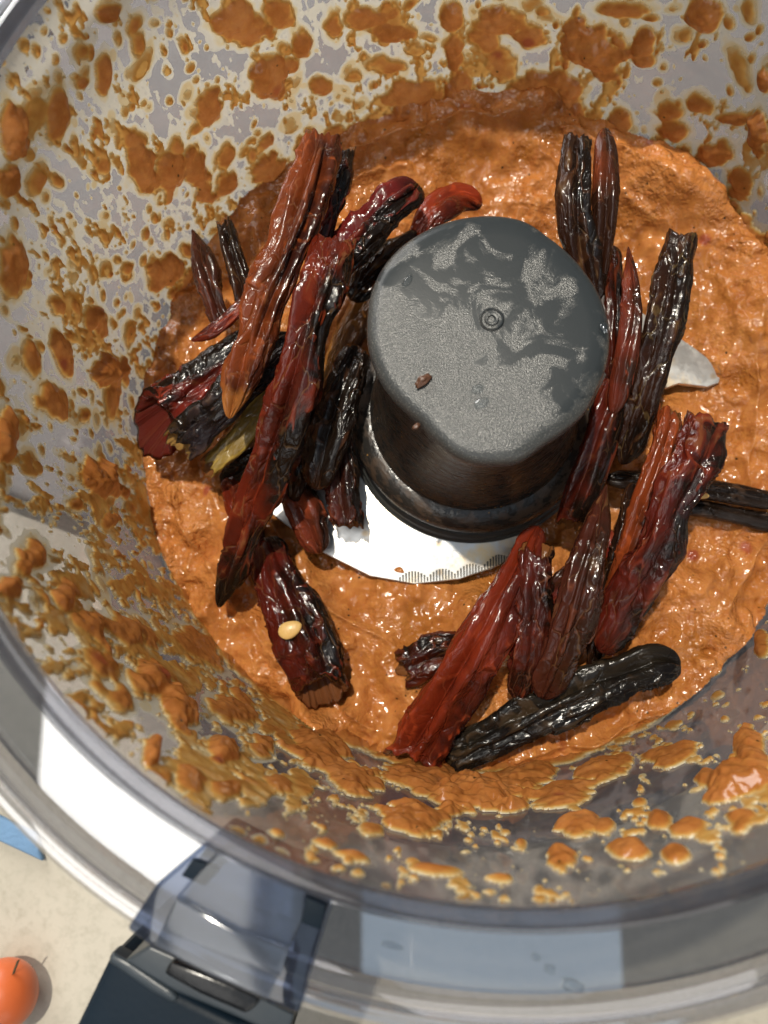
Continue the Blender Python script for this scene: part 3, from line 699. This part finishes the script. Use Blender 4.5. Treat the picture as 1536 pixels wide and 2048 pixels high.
# ------------------------------------------------------------------ dried chillies
def catmull(P, n):
    P = np.array(P, float); m = len(P)
    Q = np.vstack([2 * P[0] - P[1], P, 2 * P[-1] - P[-2]])
    d = np.r_[0, np.cumsum(np.linalg.norm(np.diff(P[:, :3], axis=0), axis=1))]
    t = np.interp(np.linspace(0, d[-1], n), d, np.arange(m))
    i = np.minimum(t.astype(int), m - 2); f = (t - i)[:, None]
    a, b, c, e = Q[i], Q[i + 1], Q[i + 2], Q[i + 3]
    return 0.5 * (2 * b + (c - a) * f + (2 * a - 5 * b + 4 * c - e) * f ** 2 + (3 * b - 3 * c + e - a) * f ** 3), d[-1]
CH_GROUP = 'dried chillies in the bowl'
MS = 84
def chilli(label, pts, mat, seed, flat=0.56, creases=((95, .45, 16),), op=(0, 0), slant=.0012, wrk=1.0, name='dried_chilli', taper=(0.12, 0.12), deep=0.014, twist=0.0, group=CH_GROUP):
    """pts: (px,py,z,width px). creases: (angle deg, depth, spread deg); 90 deg faces up. op: which ends are torn open"""
    px = np.array(pts, float)
    W = at(px[:, :2], px[:, 2]); wid = 0.93 * px[:, 3] * (CAM[2] - px[:, 2]) / FPX
    P, L = catmull(np.column_stack([W, wid]), 8 + 0)
    n = int(np.clip(L / 0.00048, 50, 160))
    P, L = catmull(np.column_stack([W, wid]), n)
    C = P[:, :3]; wd = np.maximum(P[:, 3], 0.0012) / 2
    s = np.linspace(0, 1, n); sl = s * L
    tan = np.gradient(C, axis=0); tan /= np.linalg.norm(tan, axis=1)[:, None]
    up = np.array([0, 0, 1.0]) - tan * tan[:, 2:3]; up /= np.linalg.norm(up, axis=1)[:, None]
    sd = np.cross(tan, up)
    a = np.linspace(-PI / 2, 1.5 * PI, MS, endpoint=False)
    S, A = np.meshgrid(s, a, indexing='ij'); SL = S * L
    # end taper
    env = np.ones(n)
    for k, (o_e, tp) in enumerate(zip(op, taper)):
        d = s if k == 0 else 1 - s
        if o_e: env *= 1 + 0.06 * np.exp(-(d * L / 0.003) ** 2)
        else: env *= np.sqrt(np.clip(1 - (1 - np.clip(d / tp, 0, 1)) ** 2, 0, 1)) * 0.985 + 0.015
    wob = 0.07 * (vn(sl * 180, seed, 0.5, seed) - 0.5) * 2
    env = env * (1 + wob)
    RW_ = (wd * env)[:, None]
    cosA, sinA = np.cos(A), np.sin(A)
    rad = np.ones_like(A)
    for j, (ca, dep, sp) in enumerate(creases):
        c0 = math.radians(ca) + 0.5 * (vn(SL * 70, j * 3.3, seed * 1.1, seed + j) - 0.5) + twist * (S - 0.5)
        dl = np.angle(np.exp(1j * (A - c0)))
        damp = 1.0
        if op[0]: damp = damp * (0.35 + 0.65 * sstep(0, 0.16, S))
        if op[1]: damp = damp * (0.35 + 0.65 * sstep(0, 0.16, 1 - S))
        dk = damp * 1.2 * dep * (0.6 + 0.8 * vn(SL * 110, j * 5.1, 2.2, seed + 50 + j))
        rad -= dk * np.exp(-(dl / math.radians(sp)) ** 2)
        rad += 0.30 * dk * np.exp(-((np.abs(dl) - math.radians(sp) * 2.0) / (math.radians(sp) * 0.9)) ** 2)
    k1 = 1000.0
    gx, gy = cosA * wd.mean() * k1, sinA * wd.mean() * k1 * flat; gz = SL * k1
    wx = 1.0 * (vn(gx * .5, gy * .5, gz * .22, seed + 3) - 0.5) * 2
    r1 = ridged(gx * 0.36 + wx, gy * 0.36 + wx, gz * 0.09 + 0.8 * wx, seed + 7)
    r2 = ridged(gx * 0.75 + wx, gy * 0.75, gz * 0.17 + wx, seed + 8)
    r3 = ridged(gx * 1.5, gy * 1.5 + wx, gz * 0.42, seed + 9)
    zone = 0.45 + 0.9 * sstep(0.3, 0.7, vn(gx * .25, gy * .25, gz * .09, seed + 12))
    lo = vn(gx * .22 + 3, gy * .22, gz * .10, seed + 61) - 0.5
    disp = 0.45 * lo + wrk * zone * (0.19 * (r1 ** 2 - 0.45) + 0.12 * (r2 ** 2.5 - 0.3) + 0.03 * (r3 ** 2 - 0.4))
    rad = np.maximum(rad + disp, 0.12)
    ridge = np.clip(0.45 * r1 ** 3 + 0.45 * r2 ** 4 + 0.15 * zone, 0, 1)
    fl = flat * (0.9 + 0.25 * vn(SL * 90, 1.7, 4.4, seed + 20))
    tw = 0.5 * (vn(SL * 45, 7.7, 1.2, seed + 21) - 0.5)
    x = RW_ * rad * np.cos(A); y = RW_ * rad * np.sin(A) * fl
    x, y = x * np.cos(tw) - y * np.sin(tw), x * np.sin(tw) + y * np.cos(tw)
    V = C[:, None] + sd[:, None] * x[..., None] + up[:, None] * y[..., None]
    # ragged torn ends
    for k, o_e in enumerate(op):
        if not o_e: continue
        e = 0 if k == 0 else n - 1
        sg = -1 if k == 0 else 1
        rag = 0.0028 * (fbm(np.cos(a) * 1.6, np.sin(a) * 1.6, seed * 0.7, seed + 31, 3) - 0.5) * 2 + 0.0012 * (vn(np.cos(a) * 5, np.sin(a) * 5, 0, seed + 32) - .5)
        rag = rag - slant * (0.35 + np.sin(a))
        for q in range(14):
            ee = e + q if k == 0 else e - q
            V[ee] += tan[e] * (sg * rag * (1 - q / 14))[:, None]
    rows = [V[i] for i in range(n)]
    at_al = [np.full(MS, s[i]) for i in range(n)]; at_rg = [ridge[i] for i in range(n)]; at_in = [np.zeros(MS) for i in range(n)]
    at_sd = [0.5 + 0.5 * np.cos(a) for i in range(n)]
    def inner(k):
        e = 0 if k == 0 else n - 1; dr = 1 if k == 0 else -1
        out = []
        for q, sc in ((0, 0.88), (3, 0.80), (7, 0.74), (12, 0.66), (18, 0.5), (20, 0.05)):
            ee = int(np.clip(e + dr * q, 0, n - 1))
            out.append(V[ee] + (V[ee].mean(0) - V[ee]) * (1 - sc))
        return out
    pre, post = [], []
    if op[0]: pre = inner(0)[::-1]
    if op[1]: post = inner(1)
    def pad(lst, k):
        return [np.full(MS, 0.0 if k == 0 else 1.0) for _ in lst], [np.full(MS, 0.3) for _ in lst], [np.full(MS, 1.0) for _ in lst], [0.5 + 0.5 * np.cos(a) for _ in lst]
    p0, p1 = pad(pre, 0), pad(post, 1)
    rows = pre + rows + post
    al = p0[0] + at_al + p1[0]; rg = p0[1] + at_rg + p1[1]; ins = p0[2] + at_in + p1[2]; sdv = p0[3] + at_sd + p1[3]
    nr = len(rows); VV = np.concatenate(rows)
    VV[:, 2] = np.maximum(VV[:, 2], 0.0012)
    i = np.arange(MS); j = (i + 1) % MS
    FF = np.concatenate([np.stack([k * MS + i, k * MS + j, (k + 1) * MS + j, (k + 1) * MS + i], -1) for k in range(nr - 1)])
    caps0 = len(VV); VV = np.vstack([VV, rows[0].mean(0), rows[-1].mean(0)])
    FF = np.concatenate([FF, np.stack([np.full(MS, caps0), j, i, i], -1)[:, :4], np.stack([np.full(MS, caps0 + 1), (nr - 1) * MS + i, (nr - 1) * MS + j, (nr - 1) * MS + j], -1)])
    # last two fans are degenerate quads -> triangles
    quads = [tuple(map(int, f)) for f in FF[:-2 * MS]]; tris = [tuple(map(int, f[:3])) for f in FF[-2 * MS:]]
    cu = np.tile((a + PI / 2) * wd.mean() * 1000 * 0.85, (nr, 1)); rowz = np.r_[[0.0] * len(pre), sl * 1000, [L * 1000] * len(post)]
    cv = np.repeat(rowz[:, None], MS, 1)
    ext = lambda l: np.r_[np.concatenate(l), l[0][0], l[-1][0]]
    org = C.mean(0)
    o = mesh_np(name, VV - org, quads + tris, mat, None, True, {'along': ext(al), 'ridge': ext(rg), 'inside': ext(ins), 'side': ext(sdv), 'cu': np.r_[cu.ravel(), 0, 0], 'cv': np.r_[cv.ravel(), cv[0, 0], cv[-1, 0]]})
    o.location = org
    return tag(o, label, 'chilli', group)

BLK = (0.0075, 0.0042, 0.0028); BRN = (0.026, 0.009, 0.0045); DRD = (0.050, 0.007, 0.003); RED = (0.13, 0.014, 0.005); BRT = (0.22, 0.026, 0.007)
GLINT_GOLD = (0.36, 0.19, 0.07)
def mc(i, *a, **k): return mat_chilli('chilli_skin_%d' % i, *a, seed=i * 0.37, **k)

# --- left heap
chilli('long smooth red chilli with a black wrinkled edge lying on top of the left heap', [(668,478,.046,80),(655,545,.047,96),(622,655,.045,100),(585,770,.042,100),(550,890,.036,96),(510,1010,.028,84),(468,1130,.020,62),(436,1215,.013,30)], mc(1, BLK, (0.105,0.0125,0.005), .55, GLINT_GOLD, .55, .2, end=(.72,.92,BLK)), 1, creases=((84,.55,15),(50,.3,10),(125,.12,14)), op=(1,0), wrk=1.0)
chilli('orange-brown chilli with two long folds leaning on the bowl wall, left heap', [(648,268,.046,84),(628,340,.047,100),(596,440,.047,106),(560,540,.046,102),(520,650,.044,94),(485,750,.041,78),(458,838,.038,40)], mc(2, (0.030,0.007,0.004), (0.17,0.036,0.009), .60, (0.5,0.24,0.10), .4, .22, end=(.86,.97,(0.36,0.13,0.03))), 2, creases=((80,.55,13),(118,.35,10),(45,.3,12)), op=(1,0), wrk=.8)
chilli('charred dark red end piece curling beside the orange-brown chilli tip', [(690,290,.040,60),(672,350,.040,72),(650,430,.038,70),(628,520,.036,60)], mc(3, BLK, (0.13,0.012,0.008), .4), 3, creases=((80,.4,14),), op=(1,0))
chilli('small pointed dark brown chilli, leftmost of the heap against the sauce', [(384,458,.030,22),(402,510,.030,48),(422,580,.029,60),(448,660,.027,52)], mc(4, BRN, (0.06,0.014,0.008), .5, GLINT_GOLD, .3), 4, creases=((95,.4,16),), taper=(.4,.2))
chilli('small near-black chilli stub beside the small pointed brown one', [(447,436,.032,44),(460,490,.032,50),(482,560,.030,54),(505,640,.027,48)], mc(5, BLK, BRN, .5, GLINT_GOLD, .4), 5, creases=((85,.5,14),), op=(1,0))
chilli('short thin shiny red chilli pointing left out of the heap', [(382,682,.028,24),(425,662,.029,38),(475,622,.030,42),(530,570,.030,36)], mc(6, DRD, RED, .55), 6, creases=((100,.2,14),), taper=(.3,.2), wrk=.5)
chilli('hollow red-rimmed chilli with its torn mouth facing lower left', [(300,862,.022,128),(345,815,.023,112),(410,765,.024,100),(480,715,.024,92),(560,660,.024,76)], mc(7, BLK, (0.13,0.012,0.007), .45, end=None, inner=(0.09,0.012,0.008)), 7, flat=.75, creases=((110,.3,18),(60,.25,14)), op=(1,0), wrk=.9, slant=.0095)
chilli('blue-black chilli with a crumpled tan end below the hollow red mouth', [(352,892,.026,70),(398,848,.028,92),(455,800,.030,94),(525,735,.030,80),(590,670,.028,60)], mc(8, BLK, (0.018,0.014,0.018), .45, GLINT_GOLD, .25, .24, end=None, inner=(0.30,0.17,0.05)), 8, creases=((95,.35,14),(130,.3,12)), op=(1,0), wrk=1.1)
chilli('olive yellow chilli strip under the long red one', [(412,935,.020,48),(455,895,.021,56),(505,840,.022,58),(550,765,.023,58),(605,675,.024,56)], mc(9, (0.12,0.07,0.012), (0.26,0.17,0.035), .6, (0.4,0.3,0.1), .3), 9, creases=((75,.3,20),), op=(1,0), wrk=.4)
chilli('shiny black chilli with a red gash behind the long red one, towards the hub', [(836,368,.036,70),(795,402,.037,92),(745,452,.037,94),(695,512,.036,84),(650,570,.033,60)], mc(10, BLK, (0.12,0.012,0.010), .38), 10, creases=((70,.6,16),(110,.25,14)), op=(0,0), taper=(.14,.3), wrk=1.2)
chilli('dark brown chilli squeezed between the shiny black one and the hub', [(842,470,.026,64),(795,508,.027,80),(745,548,.027,78),(700,600,.026,60)], mc(11, BLK, BRN, .5, GLINT_GOLD, .3), 11, creases=((100,.4,16),))
chilli('bright red crumpled chilli just behind the top of the hub cap', [(965,410,.024,56),(918,396,.026,70),(868,424,.027,76),(830,490,.026,70),(790,560,.024,56)], mc(12, DRD, BRT, .58), 12, creases=((90,.3,18),), taper=(.16,.3), wrk=1.1)
chilli('amber brown chilli strip against the left side of the hub', [(750,560,.016,60),(715,640,.017,72),(680,730,.017,70),(655,830,.016,60)], mc(13, (0.10,0.035,0.008), (0.24,0.10,0.022), .6), 13, creases=((90,.2,20),), wrk=.5)
chilli('black chilli in the shade between the long red one and the hub', [(715,690,.026,60),(685,780,.026,78),(655,880,.025,80),(632,980,.021,66)], mc(14, BLK, BRN, .35), 14, creases=((90,.4,16),), wrk=1.2)
chilli('brown-black wrinkled chilli end resting on the steel blade', [(668,850,.018,64),(678,920,.018,78),(688,990,.017,82),(694,1055,.015,76)], mc(15, BLK, (0.07,0.016,0.010), .5), 15, creases=((95,.4,14),), op=(0,1), wrk=1.3)
chilli('crumpled red-brown chilli tip ending at the edge of the steel blade', [(565,930,.014,60),(595,1000,.015,76),(622,1055,.014,76),(640,1108,.012,42)], mc(16, BRN, (0.15,0.028,0.012), .55), 16, creases=((95,.35,16),), wrk=1.3)
chilli('red chilli sliver peeping out under the left heap', [(452,955,.010,44),(478,1010,.011,56),(505,1070,.011,50),(530,1110,.011,30)], mc(17, DRD, RED, .6), 17, creases=((90,.2,16),), wrk=.5)
chilli('wide dark red chilli carrying a seed, its torn end pointing down', [(528,1075,.011,70),(555,1145,.013,96),(590,1225,.013,112),(625,1305,.013,120),(655,1392,.012,100)], mc(18, BLK, (0.080,0.009,0.005), .50, GLINT_GOLD, .4, .16, end=None, inner=(0.14,0.05,0.018)), 18, creases=((70,.14,20),(120,.16,14)), op=(0,1), wrk=.75, flat=.66, slant=.004)
chilli('black chilli buried under the olive strip at the foot of the left heap', [(440,965,.009,40),(500,930,.011,66),(560,890,.013,72),(630,830,.014,60)], mc(36, BLK, BRN, .35), 36, creases=((90,.35,16),), wrk=1.1)
chilli('dark maroon chilli half hidden below the middle of the long red one', [(600,760,.022,56),(590,850,.022,78),(580,930,.020,80),(572,1010,.015,60)], mc(37, BLK, DRD, .4), 37, creases=((95,.35,16),), wrk=1.1)
# --- right heap
chilli('brown-black chilli standing against the wall behind the hub, right heap', [(1156,268,.040,62),(1152,330,.041,76),(1152,420,.040,80),(1166,520,.036,76),(1186,610,.031,60)], mc(19, BLK, BRN, .5, (0.34,0.2,0.09), .5), 19, creases=((85,.4,12),(120,.3,10)), op=(1,0), wrk=1.1)
chilli('slim reddish brown chilli leaning beside the brown-black one at the wall', [(1210,255,.040,40),(1212,320,.041,54),(1212,410,.040,56),(1204,500,.036,50),(1200,580,.031,40)], mc(20, BRN, (0.14,0.03,0.010), .5, end=(.35,.5,BRN)), 20, creases=((95,.35,14),), taper=(.14,.3), wrk=.7)
chilli('narrow dark chilli tucked along the right side of the hub cap', [(1222,490,.030,36),(1228,570,.032,52),(1230,660,.032,52),(1226,760,.030,46)], mc(21, BLK, DRD, .4), 21, creases=((90,.35,14),))
chilli('pointed red-brown chilli with a smooth tip right of the hub cap', [(1256,492,.034,16),(1262,560,.036,46),(1262,650,.036,52),(1248,740,.034,56),(1226,830,.030,50)], mc(22, BRN, (0.12,0.02,0.009), .55), 22, creases=((100,.2,16),), taper=(.4,.2), wrk=.5)
chilli('straight brown-black chilli with a flared torn top right of the hub', [(1362,468,.036,72),(1350,545,.036,84),(1328,640,.035,84),(1305,745,.032,82),(1275,845,.028,74),(1244,930,.023,44)], mc(23, BLK, BRN, .5, (0.38,0.26,0.10), .45), 23, creases=((95,.35,13),(60,.25,12)), op=(1,0), wrk=1.0)
chilli('dark red chilli hugging the lower right side of the hub', [(1245,735,.028,56),(1218,820,.028,76),(1190,905,.026,80),(1158,985,.022,76),(1132,1050,.017,56)], mc(24, BLK, (0.080,0.0105,0.005), .55), 24, creases=((80,.35,14),), op=(0,1), wrk=.7)
chilli('thick maroon chilli with a puckered dark top, rightmost of the big ones', [(1408,838,.034,88),(1392,905,.036,104),(1352,1000,.035,96),(1312,1095,.032,96),(1262,1195,.027,92),(1205,1308,.019,70)], mc(25, BLK, (0.080,0.0095,0.005), .60, GLINT_GOLD, .3, .16, end=None), 25, creases=((110,.25,16),), op=(1,0), wrk=.85)
chilli('orange-red chilli strip running along the left of the thick maroon one', [(1338,818,.028,52),(1328,890,.029,66),(1296,990,.028,60),(1265,1080,.026,52),(1232,1170,.021,44),(1200,1270,.016,34)], mc(26, BRN, (0.19,0.035,0.009), .60), 26, creases=((90,.35,14),), op=(1,0), wrk=.7)
chilli('thin black wrinkled chilli between the maroon and the brown wedge-shaped chilli', [(1268,965,.020,30),(1252,1060,.021,44),(1228,1160,.019,46),(1198,1260,.016,44),(1182,1345,.012,34)], mc(27, BLK, BRN, .35), 27, creases=((90,.45,16),), wrk=1.3)
chilli('brown chilli with a pointed red tip at its top, beside the thin black one', [(1214,968,.026,18),(1196,1040,.030,58),(1172,1130,.031,76),(1150,1220,.029,84),(1118,1310,.024,84),(1085,1398,.018,64)], mc(28, BRN, (0.055,0.013,0.007), .5, GLINT_GOLD, .5, end=None), 28, creases=((100,.3,13),(65,.25,12)), taper=(.3,.12), wrk=.9)
chilli('wrinkled dark red chilli with a squared torn top below the hub', [(1072,1095,.026,80),(1072,1160,.026,80),(1068,1240,.025,76),(1052,1320,.022,66),(1034,1400,.016,46)], mc(29, BLK, (0.075,0.010,0.005), .50, (0.4,0.16,0.08), .5), 29, creases=((90,.2,16),), op=(1,0), wrk=1.2)
chilli('bright red chilli with a split torn end at the lower middle', [(1078,1052,.022,60),(1035,1145,.024,84),(985,1235,.025,98),(938,1320,.023,106),(888,1405,.019,110),(850,1470,.015,108),(815,1532,.012,98)], mc(30, (0.035,0.005,0.003), (0.15,0.018,0.006), .60, (0.55,0.16,0.07), .3, .2), 30, creases=((70,.45,12),(115,.15,14)), op=(0,1), wrk=.8, slant=.003)
chilli('smooth black chilli lying crosswise at the front of the right heap', [(1362,1334,.016,84),(1310,1332,.017,92),(1230,1362,.017,88),(1140,1402,.017,84),(1050,1442,.016,80),(965,1482,.014,74),(898,1516,.012,66)], mc(31, (0.006,0.005,0.005), (0.016,0.012,0.008), .4, (0.06,0.05,0.03), .3, .2, spec=.2, inner=(0.03,0.02,0.01)), 31, creases=((60,.45,15),(110,.2,12)), op=(0,1), taper=(.1,.2), wrk=.85)
chilli('dark crumpled chilli stub in the sauce behind the bright red one', [(800,1338,.009,60),(850,1320,.010,72),(915,1308,.010,72),(1000,1300,.010,60)], mc(32, BLK, DRD, .5), 32, creases=((90,.3,16),), op=(1,0), wrk=1.2)
chilli('thin maroon chilli crossing under the brown one below the hub', [(1085,1205,.016,44),(1125,1165,.017,52),(1175,1125,.018,50),(1225,1060,.018,44)], mc(33, BRN, (0.14,0.016,0.010), .55), 33, creases=((90,.25,16),), wrk=.8)
chilli('long smooth black stalk running off to the right, upper of two', [(1212,958,.014,40),(1290,962,.014,44),(1370,972,.014,46),(1450,984,.014,48),(1545,1002,.014,50)], mc(34, BLK, (0.02,0.013,0.010), .3, (0.1,0.07,0.05), .2, .2, spec=.15), 34, creases=((70,.15,16),), wrk=.35, name='chilli_stalk', taper=(.1,.02), flat=.8)
chilli('long smooth black stalk running off to the right, lower of two', [(1290,1000,.011,34),(1370,1012,.011,42),(1450,1026,.011,44),(1545,1046,.011,46)], mc(35, BLK, (0.025,0.018,0.015), .4, (0.1,0.07,0.05), .2, .24, spec=.15), 35, creases=((110,.12,16),), wrk=.3, name='chilli_stalk', taper=(.1,.02), flat=.8)

# ------------------------------------------------------------------ small things
M_SEED = mat_plain('chilli_seed_skin', (0.72, 0.46, 0.16), 0.35, 1500, 0.25, 0.0002)
def pebble(name, px, z, rx, ry, rz, mat, label, cat, seed, an=0.0, rough=0.12, point=0.0, group=None):
    """small rounded flat body; rx, ry in photo pixels, rz in metres"""
    c = at([px], z)[0]; k = (CAM[2] - z) / FPX
    bm = bmesh.new(); bmesh.ops.create_icosphere(bm, subdivisions=3, radius=1)
    for v in bm.verts:
        p = np.array(v.co); nn = 1 + rough * 2 * (vn(p[0] * 1.7 + seed, p[1] * 1.7, p[2] * 1.7, seed) - 0.5)
        x, y, q = p * nn
        x *= 1 + 0.0; y *= 1 - point * 0.5 * (x + 1)
        X_, Y_ = x * rx * k, y * ry * k
        v.co = (X_ * math.cos(an) - Y_ * math.sin(an), X_ * math.sin(an) + Y_ * math.cos(an), q * rz)
    o = bm_obj(name, bm, mat, None, True); o.location = c
    return tag(o, label, cat, group)
pebble('chilli_seed', (580, 1259), .0186, 25, 21, .0009, M_SEED, 'round pale yellow chilli seed stuck on the wide dark red chilli', 'seed', 3, 0.4, 0.06, 0.35)
pebble('chilli_seed', (1405, 991), .0178, 14, 8, .0008, M_SEED, 'small pale seed resting between the two black stalks', 'seed', 5, -0.1, 0.06, 0.35)
M_FLAKE = mat_plain('brown_flake', (0.10, 0.045, 0.025), 0.35, 900, 0.6, 0.0005)
pebble('chilli_flake', (845, 762), CZ + .0007, 20, 9, .0008, M_FLAKE, 'brown chilli flake lying on the grey hub cap', 'flake', 8, 0.65, 0.45)
pebble('chilli_flake', (833, 853), CZ - .0002, 9, 5, .0006, M_FLAKE, 'tiny tan flake at the lower left edge of the hub cap', 'flake', 9, 0.6, 0.4)
def mat_water():
    s = NT('water')
    tr = s.n('ShaderNodeBsdfTransparent'); tr.inputs[0].default_value = (0.9, 0.92, 0.93, 1)
    gl = s.n('ShaderNodeBsdfGlossy'); gl.inputs['Roughness'].default_value = 0.03
    return s.done(s.mixsh(s.schlick(0.05, 0.7), tr.outputs[0], gl.outputs[0]))
M_WATER = mat_water()
for i, (x, y, rx, ry, lab) in enumerate([(1207, 656, 11, 14, 'water drop at the right edge of the hub cap'), (955, 778, 13, 10, 'water drop below the centre mark of the hub cap'), (962, 805, 16, 10, 'larger water drop low on the hub cap beside the smaller one'), (815, 560, 16, 8, 'water drop near the upper left edge of the hub cap')]):
    pebble('water_drop', (x, y), CZ + .0004, rx, ry, .0006, M_WATER, lab, 'water drop', 40 + i, 0.3 * i, 0.2, group='water drops on the hub cap')

for i, (x, y, rx, ry, lab) in enumerate([(1072, 1915, 9, 6, 'small dark water drop on the flange, uppermost of three below the rim'), (1100, 1938, 11, 8, 'middle water drop on the flange below the rim'), (1145, 1972, 22, 11, 'largest water drop on the flange near the outer bead'), (785, 1892, 22, 5, 'long thin water streak on the flange right of the clip'), (1020, 1840, 24, 9, 'water drop hanging at the rim above the blue reflection')]):
    pebble('water_drop', (x, y), FZ + .0002, rx, ry, .0007, M_WATER, lab, 'water drop', 60 + i, -0.25, 0.25, group='water drops on the flange')
# orange fruit on the counter
M_TOM = mat_plain('tomato_skin', (0.50, 0.105, 0.028), 0.38, 300, 0.15, 0.0006, var=0.14)
M_STEM = mat_plain('dry_stem', (0.07, 0.06, 0.03), 0.6)
tr_ = 0.0088
tc = at([(6, 1990)], ZC + tr_)[0]
tom = thing('cherry_tomato', 'small blurred orange-red tomato on the counter beside the handle', 'tomato', (tc[0], tc[1], ZC))
pr = [(0.0005, 2 * tr_ - 0.0010)] + [(tr_ * math.cos(a), tr_ + 0.96 * tr_ * math.sin(a)) for a in np.linspace(PI / 2 - 0.2, -PI / 2 + 0.05, 24)]
lathe('flesh', pr, M_TOM, tom, 64, closed=False)
bm = bmesh.new()
prev = None
for k in range(7):
    t = k / 6
    c = (0.0020 * t + 0.0042, 0.0040 * t + 0.0066, 1.45 * tr_ + 0.002 * t)
    rg = [bm.verts.new((c[0] + 0.0004 * math.cos(a), c[1] + 0.0002 * math.cos(a), c[2] + 0.0004 * math.sin(a))) for a in np.linspace(0, 2 * PI, 8, endpoint=False)]
    if prev:
        for q in range(8): bm.faces.new((prev[q], prev[(q + 1) % 8], rg[(q + 1) % 8], rg[q]))
    prev = rg
bm_obj('stem', bm, M_STEM, tom, True)
# blue cloth on the counter
M_CLOTH = mat_plain('blue_cloth', (0.12, 0.22, 0.36), 0.8, 900, 0.5, 0.0006)
cq = at([(84, 1724), (-160, 1610), (-160, 1560), (70, 1668)], ZC + 0.003)
cl = prism('blue_cloth', [(p[0], p[1], ZC + 0.003) for p in cq], None, M_CLOTH, None, 0.0009, [(p[0], p[1], ZC + 0.0003) for p in cq])
tag(cl, 'folded blue cloth on the counter, its edge showing below the flange at the left', 'cloth')
